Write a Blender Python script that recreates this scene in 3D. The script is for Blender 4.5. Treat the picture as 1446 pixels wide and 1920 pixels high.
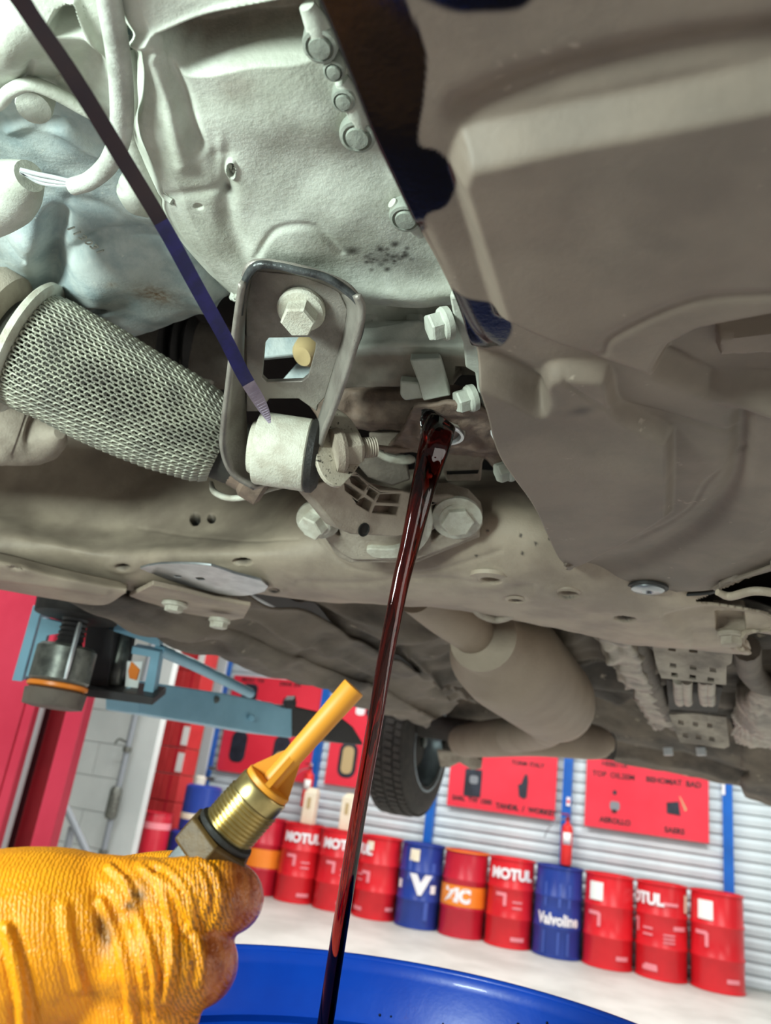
import bpy, bmesh, math, random
import numpy as np
from mathutils import Vector, Matrix, noise
random.seed(7); np.random.seed(7)
for o in list(bpy.data.objects): bpy.data.objects.remove(o)
SC = bpy.context.scene
COL = SC.collection

# ------------------------------------------------------------------ camera
F = 1445.0; EYE = 1.45
_up = np.array([562, 4000, -F]); _up /= np.linalg.norm(_up)
_fw = np.array([0, 0, -1.]); _fw -= _up*_fw.dot(_up); _fw /= np.linalg.norm(_fw)
_rt = np.cross(_fw, _up)
_th = math.radians(23.7)
_R = np.array([[math.cos(_th), -math.sin(_th), 0], [math.sin(_th), math.cos(_th), 0], [0, 0, 1]])
MC = _R @ np.stack([_rt, _fw, _up])          # camera -> world rotation
E0 = np.array([0, 0, EYE])
cam = bpy.data.cameras.new('camera'); camo = bpy.data.objects.new('camera', cam); COL.objects.link(camo)
mw = Matrix.Identity(4)
for i in range(3):
    for j in range(3): mw[i][j] = MC[i, j]
    mw[i][3] = E0[i]
camo.matrix_world = mw
cam.sensor_fit = 'VERTICAL'; cam.sensor_height = 9.8; cam.lens = 9.8*F/1920.0
cam.clip_start = 0.01; cam.clip_end = 60
cam.dof.use_dof = True; cam.dof.focus_distance = 0.50; cam.dof.aperture_fstop = cam.lens/2.6
SC.camera = camo

# ------------------------------------------------------------------ world, lights, exposure
SC.view_settings.view_transform = 'Standard'; SC.view_settings.look = 'None'
SC.view_settings.gamma = 1; SC.view_settings.use_curve_mapping = False
SC.view_settings.exposure = 0.0
wd = bpy.data.worlds.new('world'); SC.world = wd; wd.use_nodes = True
wd.node_tree.nodes['Background'].inputs[0].default_value = (1.0, 0.97, 0.93, 1)
wd.node_tree.nodes['Background'].inputs[1].default_value = 0.20

def area(name, loc, target, sx, sy, power, color):
    l = bpy.data.lights.new(name, 'AREA'); l.shape = 'RECTANGLE'; l.size = sx; l.size_y = sy
    l.energy = power; l.color = color
    o = bpy.data.objects.new(name, l); COL.objects.link(o); o.location = loc
    o.rotation_euler = (Vector(target)-Vector(loc)).to_track_quat('-Z', 'Y').to_euler()
    return o
for (x, y) in ((-3.4, 7.4), (0.4, 7.4), (-3.4, 3.5), (2.6, 3.5), (-3.4, 0), (2.6, 0)):
    area('tube_light', (x, y, 4.55), (x, y, 0), 2.4, 0.35, 165, (0.97, 1.0, 0.97))
# added fill light from the right; no door is built there
area('right_fill', (7.5, 2.0, 1.7), (0, 1.5, 1.6), 4.0, 3.0, 110, (1.0, 0.95, 0.88))
# hand-held work lamp standing to the left, shining up at the engine
area('work_lamp', (-0.52, -0.36, 1.58), (-0.35, 0.5, 1.72), 0.26, 0.16, 13.5, (0.84, 1.0, 0.93))

# ------------------------------------------------------------------ pixel helpers
def ray(x, y): return MC @ np.array([(x-723)/F, (960-y)/F, -1.0])
def onz(x, y, z): r = ray(x, y); return E0 + r*(z/r[2])
def ony(x, y, Y): r = ray(x, y); return E0 + r*(Y/r[1])
def dep(x, y, d): return E0 + ray(x, y)*d
def onpl(x, y, pl): r = ray(x, y); return E0 + r*(np.dot(pl[0]-E0, pl[1])/np.dot(r, pl[1]))
def proj(P):
    c = (np.asarray(P)-E0) @ MC
    return 723+F*c[..., 0]/-c[..., 2], 960-F*c[..., 1]/-c[..., 2]
def depth_of(p): return float(-((np.asarray(p)-E0) @ MC)[2])
def plane3(a, b, c):
    n = np.cross(b-a, c-a); n /= np.linalg.norm(n)
    if np.dot(n, E0-a) < 0: n = -n
    return (a, n)
def unit(v): v = np.asarray(v, float); return v/np.linalg.norm(v)
def Zs(pts, z=None): return [onz(p[0], p[1], p[2] if len(p) > 2 else z) for p in pts]
def Ds(pts, d=None): return [dep(p[0], p[1], p[2] if len(p) > 2 else d) for p in pts]
PPM = lambda p: F/depth_of(p)      # pixels per metre at p

# ------------------------------------------------------------------ materials
def lin(h):
    h = h.lstrip('#'); c = [int(h[i:i+2], 16)/255 for i in (0, 2, 4)]
    return tuple((v/12.92 if v <= .04045 else ((v+.055)/1.055)**2.4) for v in c)+(1,)
MATS = {}
def mat(name, c1, c2=None, rough=.6, metal=0, scale=60, bump=0, bscale=None, c3=None, c3lo=.62, detail=5,
        mask=None, mask_rough=.12, spec=.5, coat=0, maskg=None):
    m = bpy.data.materials.new(name); m.use_nodes = True; nt = m.node_tree; N = nt.nodes; L = nt.links
    b = N['Principled BSDF']; b.inputs['Roughness'].default_value = rough; b.inputs['Metallic'].default_value = metal
    b.inputs['Specular IOR Level'].default_value = spec; b.inputs['Coat Weight'].default_value = coat
    tc = N.new('ShaderNodeTexCoord')
    def nz(s, d=detail, r=.6):
        n = N.new('ShaderNodeTexNoise'); n.inputs['Scale'].default_value = s; n.inputs['Detail'].default_value = d
        n.inputs['Roughness'].default_value = r; L.new(tc.outputs['Object'], n.inputs['Vector']); return n.outputs['Fac']
    def ramp(src, lo, hi):
        r = N.new('ShaderNodeMapRange'); r.inputs[1].default_value = lo; r.inputs[2].default_value = hi
        r.interpolation_type = 'SMOOTHSTEP'; L.new(src, r.inputs[0]); return r.outputs[0]
    def mix(fac, a, bb):
        x = N.new('ShaderNodeMix'); x.data_type = 'RGBA'; L.new(fac, x.inputs[0])
        for v, k in ((a, 6), (bb, 7)):
            if isinstance(v, tuple): x.inputs[k].default_value = v
            else: L.new(v, x.inputs[k])
        return x.outputs[2]
    col = lin(c1)
    if c2: col = mix(ramp(nz(scale), .35, .68), col, lin(c2))
    if c3: col = mix(ramp(nz(scale*4.3, 3, .7), c3lo, c3lo+.09), col, lin(c3))
    rsock = None
    if mask or maskg:
        at = N.new('ShaderNodeAttribute'); at.attribute_name = 'mask'
        sp = N.new('ShaderNodeSeparateColor'); L.new(at.outputs['Color'], sp.inputs[0])
        if maskg: col = mix(sp.outputs[1], col, mix(ramp(nz(scale*6, 3), .4, .6), lin(maskg[0]), lin(maskg[1])))
        if mask:
            col = mix(sp.outputs[0], col, lin(mask))
            mr = N.new('ShaderNodeMapRange'); mr.inputs[3].default_value = rough; mr.inputs[4].default_value = mask_rough
            L.new(sp.outputs[0], mr.inputs[0]); L.new(mr.outputs[0], b.inputs['Roughness'])
    if isinstance(col, tuple): b.inputs['Base Color'].default_value = col
    else: L.new(col, b.inputs['Base Color'])
    if bump:
        bp = N.new('ShaderNodeBump'); bp.inputs['Strength'].default_value = 1; bp.inputs['Distance'].default_value = bump
        L.new(nz(bscale or scale*5, 4, .65), bp.inputs['Height']); L.new(bp.outputs[0], b.inputs['Normal'])
    MATS[name] = m; return m

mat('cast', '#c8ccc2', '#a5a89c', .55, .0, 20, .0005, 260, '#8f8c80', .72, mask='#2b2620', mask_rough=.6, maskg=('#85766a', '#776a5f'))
mat('bolt_grey', '#9aa096', '#83887f', .5, .1, 60, .0005, 300)
mat('cast_blue', '#b9c2c0', '#94a3a6', .5, .0, 34, .0005, 300, '#cfd4cd', .66, mask='#3a342c', mask_rough=.6, maskg=('#8a6a48', '#b7b3a8'))
mat('hose', '#c2c6be', '#9fa199', .5, 0, 40, .0006, 300)
mat('pale', '#c9c8ba', '#b0aa9b', .55, 0, 70, .0007, 600)
mat('dusty', '#a89d8e', '#897d70', .65, .0, 30, .0008, 500, '#6f665b', .70)
mat('dusty_dark', '#6b6157', '#544b43', .7, 0, 26, .001, 300)
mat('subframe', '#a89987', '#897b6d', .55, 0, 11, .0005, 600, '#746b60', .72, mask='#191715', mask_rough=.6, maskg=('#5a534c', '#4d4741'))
mat('tray', '#7d7064', '#6b6056', .62, 0, 13, .00015, 260, '#94887b', .66, mask='#0b0a0d', mask_rough=.2, maskg=('#4b433c', '#453e38'))
mat('bracket', '#97928a', '#77706a', .42, .35, 28, .0004, 500, '#5a524c', .70)
mat('black_edge', '#2b2b2c', '#55595a', .3, .3, 60, .0005, 300)
mat('rubber', '#1c1b1a', '#2a2725', .6, 0, 60, .0006, 400)
mat('speckle', '#b0a898', '#9c9384', .5, 0, 60, .0004, 500, '#14110f', .585)
mat('braid', '#a9a999', '#88877c', .5, .25, 50)
mat('braid_core', '#3a3832', '#2a2825', .8)
mat('rust_pipe', '#7d6a5c', '#64554a', .7, 0, 60, .0008, 300)
mat('under', '#6d6256', '#3a332d', .75, 0, 5, .002, 60, '#988c7c', .64)
mat('under_dark', '#3d3733', '#2c2825', .8, 0, 8, .001, 100)
mat('black', '#0e0d0d', '#171514', .8)
mat('hole_dark', '#1a1816', None, .9)  # near-black that colours in the darkness of openings
mat('cat', '#8f7f6e', '#827262', .6, .0, 9, .0006, 200)
mat('shield', '#a2988a', '#6a6158', .5, .2, 16, .001, 150)
mat('tyre', '#3c3733', '#2d2a28', .75, 0, 30, .001, 200)
mat('alloy', '#a9b6bb', '#8a979b', .35, .5, 10)
mat('lift_red', '#ea4560', '#dd3a55', .35, 0, 3, 0, None, None)
mat('lift_darkred', '#8f1f28', '#7c1a22', .4, 0, 3)
mat('lift_blue', '#86b5ca', '#7aa8bd', .4, 0, 6, .0004, 60)
mat('lift_dark', '#3a3838', '#2c2a2b', .5, .2, 12)
mat('steel', '#b9bcbe', '#95999c', .28, .8, 30)
mat('old_steel', '#74766f', '#4c4e4a', .4, .5, 40)
mat('wall', '#d3d8d6', '#c6cccb', .6, 0, 1.5)
mat('slat', '#ccd6da', '#bfcacf', .45, 0, 2)
mat('floor', '#c9c8c2', '#b2b1ab', .55, 0, 1.3, .001, 30, '#a19f98', .68)
mat('ceiling', '#c8cccc', None, .8)
mat('column_blue', '#1767c4', '#1259ad', .35, 0, 2)
mat('poster', '#e5384a', '#dc2f42', .35, 0, 1.5)
mat('print_black', '#2b2024', None, .5)
mat('print_grey', '#7d8288', None, .5)
mat('print_dark', '#2d3440', '#1f242c', .4, 0, 8)
mat('print_tan', '#b9a377', None, .5)
mat('drum_red', '#d8202a', '#c91c26', .3, 0, 3, 0, None, None)
mat('drum_crimson', '#c11f33', '#b41a2e', .3, 0, 3)
mat('drum_blue', '#213d92', '#1c3585', .3, 0, 3)
mat('white_print', '#e9e6ea', None, .5)
mat('pink_print', '#e88a94', None, .5)
mat('lightblue_print', '#3f58ab', None, .5)
mat('orange_band', '#f08a2c', '#ec7f22', .4, 0, 3)
mat('cream', '#eadfc8', '#e2d5bb', .6, 0, 6)
mat('label_white', '#ecefec', None, .5)
mat('bucket_blue', '#0a5ae6', '#084fd6', .36, 0, 6, .0005, 25, '#07327f', .70, coat=.15)
mat('waste_oil', '#0b0908', None, .05)
mat('carton', '#d23b3d', '#c43436', .5, 0, 5)
mat('brown_post', '#8f8272', '#7c7063', .6, 0, 5)
mat('extinguisher', '#e02f2c', None, .3)
mat('orange_plastic', '#e0952a', '#d88c22', .5, 0, 20)
mat('brass', '#c8b47e', '#a08a56', .3, .9, 40)
mat('hex_oily', '#5e4622', '#38291a', .5, .0, 45, .0006, 120, spec=.3)
mat('chrome', '#a7aaad', '#6c7072', .12, .95, 30)
mat('strap_dark', '#2e1a20', '#241420', .4)
mat('strap_blue', '#232455', '#2c2a70', .4, 0, 120)
mat('strap_grey', '#9a90a0', '#857b8d', .5, 0, 120)
mat('white_pipe', '#d7dde0', None, .35)
mat('drum_cap', '#cfc9bb', None, .5)

# fire-red translucent engine oil
m = bpy.data.materials.new('oil'); m.use_nodes = True; nt = m.node_tree
b = nt.nodes['Principled BSDF']; b.inputs['Base Color'].default_value = (1, .75, .6, 1)
b.inputs['Roughness'].default_value = 0.01; b.inputs['Transmission Weight'].default_value = 1; b.inputs['IOR'].default_value = 1.47
va = nt.nodes.new('ShaderNodeVolumeAbsorption'); va.inputs['Color'].default_value = (.66, .08, .03, 1); va.inputs['Density'].default_value = 280
nt.links.new(va.outputs[0], nt.nodes['Material Output'].inputs['Volume']); MATS['oil'] = m

# knitted glove: orange knit with dark grime and an oil-soaked fingertip
def glove_mat():
    m = bpy.data.materials.new('glove'); m.use_nodes = True; nt = m.node_tree; N = nt.nodes; L = nt.links
    b = N['Principled BSDF']; b.inputs['Roughness'].default_value = .38
    tc = N.new('ShaderNodeTexCoord')
    def nz(s, d=4):
        n = N.new('ShaderNodeTexNoise'); n.inputs['Scale'].default_value = s; n.inputs['Detail'].default_value = d
        L.new(tc.outputs['Object'], n.inputs['Vector']); return n.outputs['Fac']
    def rng(src, lo, hi):
        r = N.new('ShaderNodeMapRange'); r.inputs[1].default_value = lo; r.inputs[2].default_value = hi; L.new(src, r.inputs[0]); return r.outputs[0]
    def mix(f, a, bb):
        x = N.new('ShaderNodeMix'); x.data_type = 'RGBA'; L.new(f, x.inputs[0])
        for v, k in ((a, 6), (bb, 7)):
            if isinstance(v, tuple): x.inputs[k].default_value = v
            else: L.new(v, x.inputs[k])
        return x.outputs[2]
    at = N.new('ShaderNodeAttribute'); at.attribute_name = 'mask'
    sp = N.new('ShaderNodeSeparateColor'); L.new(at.outputs['Color'], sp.inputs[0])
    w = N.new('ShaderNodeTexWave'); w.wave_type = 'BANDS'; w.bands_direction = 'X'; w.inputs['Scale'].default_value = 210; w.inputs['Distortion'].default_value = 5
    w.inputs['Detail'].default_value = 2; w.inputs['Detail Scale'].default_value = 3
    mp = N.new('ShaderNodeMapping'); mp.inputs['Rotation'].default_value = (0.3, 0.5, -.2)
    L.new(tc.outputs['Object'], mp.inputs[0]); L.new(mp.outputs[0], w.inputs['Vector'])
    base = mix(rng(nz(18), .35, .7), lin('#fba208'), lin('#f08f04'))
    # dark in the knit grooves where the glove is grimy
    mul = N.new('ShaderNodeMath'); mul.operation = 'MULTIPLY'; mul.use_clamp = True
    L.new(rng(w.outputs['Fac'], .5, .1), mul.inputs[0]); L.new(sp.outputs[0], mul.inputs[1])
    c = mix(mul.outputs[0], base, lin('#2c1a08'))
    g2 = N.new('ShaderNodeMath'); g2.operation = 'MULTIPLY'; L.new(rng(nz(60), .40, .56), g2.inputs[0]); L.new(sp.outputs[1], g2.inputs[1])
    c = mix(g2.outputs[0], c, lin('#4a3a26'))
    c = mix(sp.outputs[2], c, mix(rng(nz(120), .4, .6), lin('#a24a16'), lin('#cf7a40')))
    L.new(c, b.inputs['Base Color'])
    r = N.new('ShaderNodeMapRange'); r.inputs[3].default_value = .42; r.inputs[4].default_value = .1; L.new(sp.outputs[2], r.inputs[0]); L.new(r.outputs[0], b.inputs['Roughness'])
    ad = N.new('ShaderNodeMath'); ad.operation = 'ADD'; L.new(w.outputs['Fac'], ad.inputs[0]); L.new(nz(420, 2), ad.inputs[1])
    bp = N.new('ShaderNodeBump'); bp.inputs['Strength'].default_value = .8; bp.inputs['Distance'].default_value = .0003
    L.new(ad.outputs[0], bp.inputs['Height']); L.new(bp.outputs[0], b.inputs['Normal'])
    MATS['glove'] = m
glove_mat()

# ------------------------------------------------------------------ object helpers
def meta(o, label=None, cat=None, group=None, kind=None):
    if label: o['label'] = label
    if cat: o['category'] = cat
    if group: o['group'] = group
    if kind: o['kind'] = kind
    return o
def empty(name, loc=(0, 0, 0), label=None, cat=None, group=None):
    o = bpy.data.objects.new(name, None); COL.objects.link(o); o.location = loc; o.empty_display_size = .05
    return meta(o, label, cat, group)
def link(name, me, m=None, parent=None, smooth=True, ang=40):
    if m: me.materials.append(MATS[m] if isinstance(m, str) else m)
    o = bpy.data.objects.new(name, me); COL.objects.link(o)
    if smooth:
        for p in me.polygons: p.use_smooth = True
        try: me.set_sharp_from_angle(angle=math.radians(ang))
        except Exception: pass
    if parent:
        o.parent = parent
        bpy_loc = parent_world(parent); o.matrix_parent_inverse = bpy_loc.inverted()
    return o
def parent_world(p):
    mloc = p.matrix_basis.copy()
    return (parent_world(p.parent) @ p.matrix_parent_inverse @ mloc) if p.parent else mloc
def mesh(name, V, Fc, m=None, parent=None, smooth=True, ang=40):
    me = bpy.data.meshes.new(name); me.from_pydata([tuple(map(float, v)) for v in V], [], [tuple(map(int, f)) for f in Fc]); me.update()
    return link(name, me, m, parent, smooth, ang)
def frommesh(name, bm, m=None, parent=None, smooth=True, ang=40):
    me = bpy.data.meshes.new(name); bm.to_mesh(me); bm.free(); return link(name, me, m, parent, smooth, ang)
def bevel(o, w, seg=2):
    d = o.modifiers.new('bevel', 'BEVEL'); d.width = w; d.segments = seg; d.limit_method = 'ANGLE'; d.angle_limit = math.radians(35); return o
def solid(o, t, off=-1):
    d = o.modifiers.new('solid', 'SOLIDIFY'); d.thickness = t; d.offset = off; return o

def frame(ax):
    ax = unit(ax); t = np.array([0, 0, 1.]) if abs(ax[2]) < .9 else np.array([1., 0, 0])
    u = unit(np.cross(t, ax)); v = np.cross(ax, u); return u, v, ax
def catmull(P, n):
    P = np.asarray(P, float)
    if len(P) == 2: t = np.linspace(0, 1, n)[:, None]; return P[0]*(1-t)+P[1]*t
    seg = np.linalg.norm(np.diff(P[:, :3], axis=0), axis=1)**.5; s = np.r_[0, np.cumsum(seg)]; s /= s[-1]
    Q = np.vstack([2*P[0]-P[1], P, 2*P[-1]-P[-2]])
    out = []
    for t in np.linspace(0, 1, n):
        i = min(max(np.searchsorted(s, t, side='right')-1, 0), len(P)-2)
        u = (t-s[i])/max(s[i+1]-s[i], 1e-9)
        a, b_, c, d = Q[i], Q[i+1], Q[i+2], Q[i+3]
        out.append(.5*((2*b_)+(c-a)*u+(2*a-5*b_+4*c-d)*u*u+(-a+3*b_-3*c+d)*u**3))
    return np.array(out)
def linres(P, n):
    P = np.asarray(P, float); s = np.r_[0, np.cumsum(np.linalg.norm(np.diff(P, axis=0), axis=1))]; s /= s[-1]
    t = np.linspace(0, 1, n); return np.stack([np.interp(t, s, P[:, k]) for k in range(P.shape[1])], 1)
def tube_data(path, radii, seg=16, closed_ends=True, n=None):
    path = np.asarray(path, float); radii = np.full(len(path), radii) if np.isscalar(radii) else np.asarray(radii, float)
    if n:
        q = catmull(np.c_[path, radii], n); path, radii = q[:, :3], q[:, 3]
    T = np.gradient(path, axis=0); T /= np.linalg.norm(T, axis=1)[:, None]
    u, v, _ = frame(T[0]); V = []; Fc = []
    for i in range(len(path)):
        u = u-T[i]*np.dot(u, T[i]); u /= np.linalg.norm(u); v = np.cross(T[i], u)
        a = np.arange(seg)*2*np.pi/seg
        V += list(path[i]+radii[i]*(np.cos(a)[:, None]*u+np.sin(a)[:, None]*v))
    for i in range(len(path)-1):
        for k in range(seg):
            Fc.append((i*seg+k, i*seg+(k+1) % seg, (i+1)*seg+(k+1) % seg, (i+1)*seg+k))
    if closed_ends:
        Fc.append(tuple(range(seg))[::-1]); Fc.append(tuple((len(path)-1)*seg+k for k in range(seg)))
    return V, Fc
def tube(name, path, radii, m, parent=None, seg=16, n=None, ang=50):
    V, Fc = tube_data(path, radii, seg, True, n); return mesh(name, V, Fc, m, parent, True, ang)
def lathe_data(prof, p0, ax, seg=32, cap=True):
    u, v, a = frame(ax); V = []; Fc = []; p0 = np.asarray(p0)
    an = np.arange(seg)*2*np.pi/seg
    for r, h in prof: V += list(p0+a*h+r*(np.cos(an)[:, None]*u+np.sin(an)[:, None]*v))
    for i in range(len(prof)-1):
        for k in range(seg): Fc.append((i*seg+k, i*seg+(k+1) % seg, (i+1)*seg+(k+1) % seg, (i+1)*seg+k))
    if cap:
        Fc.append(tuple(range(seg))[::-1]); Fc.append(tuple((len(prof)-1)*seg+k for k in range(seg)))
    return V, Fc
def lathe(name, prof, p0, ax, m, parent=None, seg=32, cap=True, ang=35):
    V, Fc = lathe_data(prof, p0, ax, seg, cap); return mesh(name, V, Fc, m, parent, True, ang)
def box(name, c, s, m, parent=None, bev=0, rot=None):
    bm = bmesh.new(); bmesh.ops.create_cube(bm, size=1)
    bmesh.ops.scale(bm, vec=s, verts=bm.verts)
    if rot is not None: bmesh.ops.rotate(bm, matrix=rot, verts=bm.verts)
    bmesh.ops.translate(bm, vec=c, verts=bm.verts)
    o = frommesh(name, bm, m, parent, bev > 0, 30)
    if bev: bevel(o, bev)
    return o
def beam(name, a, b, w, h, m, parent=None, bev=.003, up=(0, 0, 1)):
    a = np.asarray(a, float); b = np.asarray(b, float); ax = unit(b-a); s = unit(np.cross(ax, up)); t = np.cross(s, ax)
    V = []
    for p in (a, b):
        for i, j in ((-1, -1), (1, -1), (1, 1), (-1, 1)): V.append(p+s*i*w/2+t*j*h/2)
    Fc = [(0, 1, 2, 3)[::-1], (4, 5, 6, 7), (0, 1, 5, 4), (1, 2, 6, 5), (2, 3, 7, 6), (3, 0, 4, 7)]
    o = mesh(name, V, Fc, m, parent, bev > 0, 30)
    if bev: bevel(o, bev)
    return o
def plate(name, outer, holes, pl, thick, m, parent=None, bev=.0008, front=0.0, smooth_pts=0):
    """traced outline on plane pl, extruded by thick away from the eye; holes are open"""
    n = pl[1]; bm = bmesh.new(); edges = []
    def loop(pts):
        if smooth_pts:
            q = np.array(pts+[pts[0]], float); pts = [tuple(p) for p in catmull(q, smooth_pts*len(pts)+1)[:-1]]
        vs = [bm.verts.new(onpl(x, y, pl)+n*front) for x, y in pts]
        return [bm.edges.new((vs[i], vs[(i+1) % len(vs)])) for i in range(len(vs))]
    edges = loop(list(outer))
    for h in holes: edges += loop(list(h))
    r = bmesh.ops.triangle_fill(bm, edges=edges, use_beauty=True, normal=tuple(n))
    fs = [g for g in r['geom'] if isinstance(g, bmesh.types.BMFace)]
    ex = bmesh.ops.extrude_face_region(bm, geom=fs)
    bmesh.ops.translate(bm, vec=tuple(-n*thick), verts=[g for g in ex['geom'] if isinstance(g, bmesh.types.BMVert)])
    bmesh.ops.recalc_face_normals(bm, faces=bm.faces)
    o = frommesh(name, bm, m, parent, True, 30)
    if bev: bevel(o, bev)
    return o
# distance fields in the pixel frame (where each traced contour was read off), applied to real surfaces
def seg_dist(px, py, pts, closed):
    d = np.full(px.shape, 1e9); inside = np.zeros(px.shape, bool); n = len(pts)
    for i in range(n if closed else n-1):
        x0, y0 = pts[i]; x1, y1 = pts[(i+1) % n]; ex, ey = x1-x0, y1-y0
        t = np.clip(((px-x0)*ex+(py-y0)*ey)/(ex*ex+ey*ey+1e-9), 0, 1)
        d = np.minimum(d, np.hypot(px-x0-t*ex, py-y0-t*ey))
        if closed and y0 != y1:
            c = ((y0 > py) != (y1 > py)) & (px < (x1-x0)*(py-y0)/(y1-y0)+x0); inside ^= c
    return np.where(inside, -d, d) if closed else d
sst = lambda x: (lambda t: t*t*(3-2*t))(np.clip(x, 0, 1))
def spl(pts, n=8): return [tuple(p) for p in catmull(np.array(pts, float), n*len(pts))]
def plateau(pts, w, amp, sm=False):
    pts = spl(list(pts)+[pts[0]])[:-1] if sm else pts
    return lambda x, y: amp*sst(.5-seg_dist(x, y, pts, True)/w)
def ridge(pts, w, amp, sm=True):
    pts = spl(pts) if sm and len(pts) > 2 else pts
    return lambda x, y: amp*np.exp(-(seg_dist(x, y, pts, False)/w)**2)
def bump(cx, cy, rx, ry, amp, p=2, rot=0):
    c, s = math.cos(math.radians(rot)), math.sin(math.radians(rot))
    return lambda x, y: amp*np.exp(-((((x-cx)*c+(y-cy)*s)/rx)**2+((-(x-cx)*s+(y-cy)*c)/ry)**2)**(p/2))
def disc(cx, cy, rx, ry, w, amp):
    return lambda x, y: amp*sst(.5-(np.hypot((x-cx)/rx, (y-cy)/ry)-1)*min(rx, ry)/w)
def rough_noise(s, amp):
    rs = np.random.RandomState(int(s*100) % 997+3)
    W = [(unit(rs.normal(size=3))*s*(2**o)*rs.uniform(.7, 1.5), rs.uniform(0, 6.28), .5**o) for o in range(3) for _ in range(7)]
    def f(P):
        q = P+.35/s*np.sin(P[:, [1, 2, 0]]*s*2.1+1.3)          # warped sine turbulence
        return amp*.26*sum(a*np.sin(q @ (w*3.0)+ph) for w, ph, a in W)
    return f
def surf(name, rows, nu, nv, m, parent=None, feats=(), red=(), green=(), thick=.004, smooth_rows=True, smooth_cols=True, nse=None, ang=60, cut=None):
    """skin through rows of world points; feats are relief contours, red/green are masks for stains and painted shade"""
    A = np.array([(catmull if smooth_rows else linres)(r, nu) for r in rows])
    P = np.stack([(catmull if (smooth_cols and len(rows) > 2) else linres)(A[:, j], nv) for j in range(nu)], 1)
    du = np.gradient(P, axis=1); dv = np.gradient(P, axis=0); n = np.cross(du, dv)
    n /= np.linalg.norm(n, axis=2)[..., None]+1e-12
    flip = np.sign((n*(E0-P)).sum(2).mean()); n *= flip
    x, y = proj(P); d = np.zeros(x.shape)
    for f in feats: d = d+f(x, y)
    if nse: d = d+nse(P.reshape(-1, 3)).reshape(d.shape)
    P = P+n*d[..., None]
    idx = np.arange(nu*nv).reshape(nv, nu)
    Fc = np.stack([idx[:-1, :-1], idx[:-1, 1:], idx[1:, 1:], idx[1:, :-1]], -1).reshape(-1, 4)
    if flip < 0: Fc = Fc[:, ::-1]
    if cut:      # real opening through the sheet
        cx, cy = x.ravel()[Fc].mean(1), y.ravel()[Fc].mean(1); Fc = Fc[seg_dist(cx, cy, cut, True) > 0]
    o = mesh(name, P.reshape(-1, 3), Fc, m, parent, True, ang)
    if red or green:
        a = o.data.color_attributes.new('mask', 'FLOAT_COLOR', 'POINT'); c = np.zeros((nu*nv, 4), np.float32); c[:, 3] = 1
        for k, ms in enumerate((red, green)):
            s = np.zeros(x.shape)
            for f in ms: s = np.maximum(s, f(x, y))
            c[:, k] = s.reshape(-1)
        a.data.foreach_set('color', c.ravel())
    if thick: solid(o, thick)
    return o
def hexbolt(name, p, ax, rf, rh, h, m, parent, hf=None, rot=0):
    """hex head with a washer flange, one mesh"""
    p = np.asarray(p, float); u, v, a = frame(ax); hf = hf or rf*.22
    V, Fc = lathe_data([(rf*.96, -.002), (rf, hf*.5), (rf*.92, hf), (rh*.9, hf*1.25)], p, a, 28)
    base = len(V); an = np.arange(6)*np.pi/3+rot
    for r, z in ((rh, hf), (rh, h*.9), (rh*.9, h)): V += list(p+a*z+r*(np.cos(an)[:, None]*u+np.sin(an)[:, None]*v))
    for i in range(2):
        for k in range(6): Fc.append((base+i*6+k, base+i*6+(k+1) % 6, base+(i+1)*6+(k+1) % 6, base+(i+1)*6+k))
    Fc.append(tuple(base+12+k for k in range(6)))
    return mesh(name, V, Fc, m, parent, True, 25)
def thread_profile(r, L, pitch, depth, h0=0.0):
    pr = []; k = 0; z = h0
    while z < h0+L:
        pr += [(r-depth, z), (r-depth, z+pitch*.15), (r, z+pitch*.5), (r, z+pitch*.62)]; z += pitch
    pr.append((r-depth, z)); return pr
def textmesh(body, size, bold=0.0, ext=.002, sx=1.0, align='CENTER'):
    cu = bpy.data.curves.new('lettering', 'FONT'); cu.body = body; cu.size = size; cu.align_x = align; cu.align_y = 'CENTER'
    cu.offset = bold; cu.extrude = ext; cu.resolution_u = 3
    o = bpy.data.objects.new('tmp', cu); COL.objects.link(o); bpy.context.view_layer.update()
    me = bpy.data.meshes.new_from_object(o.evaluated_get(bpy.context.evaluated_depsgraph_get()))
    V = np.array([v.co[:] for v in me.vertices]); Fc = [tuple(p.vertices) for p in me.polygons]
    bpy.data.objects.remove(o); bpy.data.meshes.remove(me); bpy.data.curves.remove(cu)
    V[:, 0] *= sx; return V, Fc
# ================================================================== the shop
WY = 10.12                                   # face of the rear wall
fl = box('floor', (-2, 4, -.05), (26, 22, .1), 'floor'); meta(fl, kind='structure')
ce = box('ceiling', (-2, 4, 4.75), (26, 22, .1), 'ceiling'); meta(ce, kind='structure')
wb = box('wall_back', (-3.0, WY+.14, 2.35), (22, .2, 4.7), 'wall'); meta(wb, kind='structure')
wl = box('wall_left', (-13.9, 4, 2.35), (.2, 22, 4.7), 'wall'); meta(wl, kind='structure')
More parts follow.
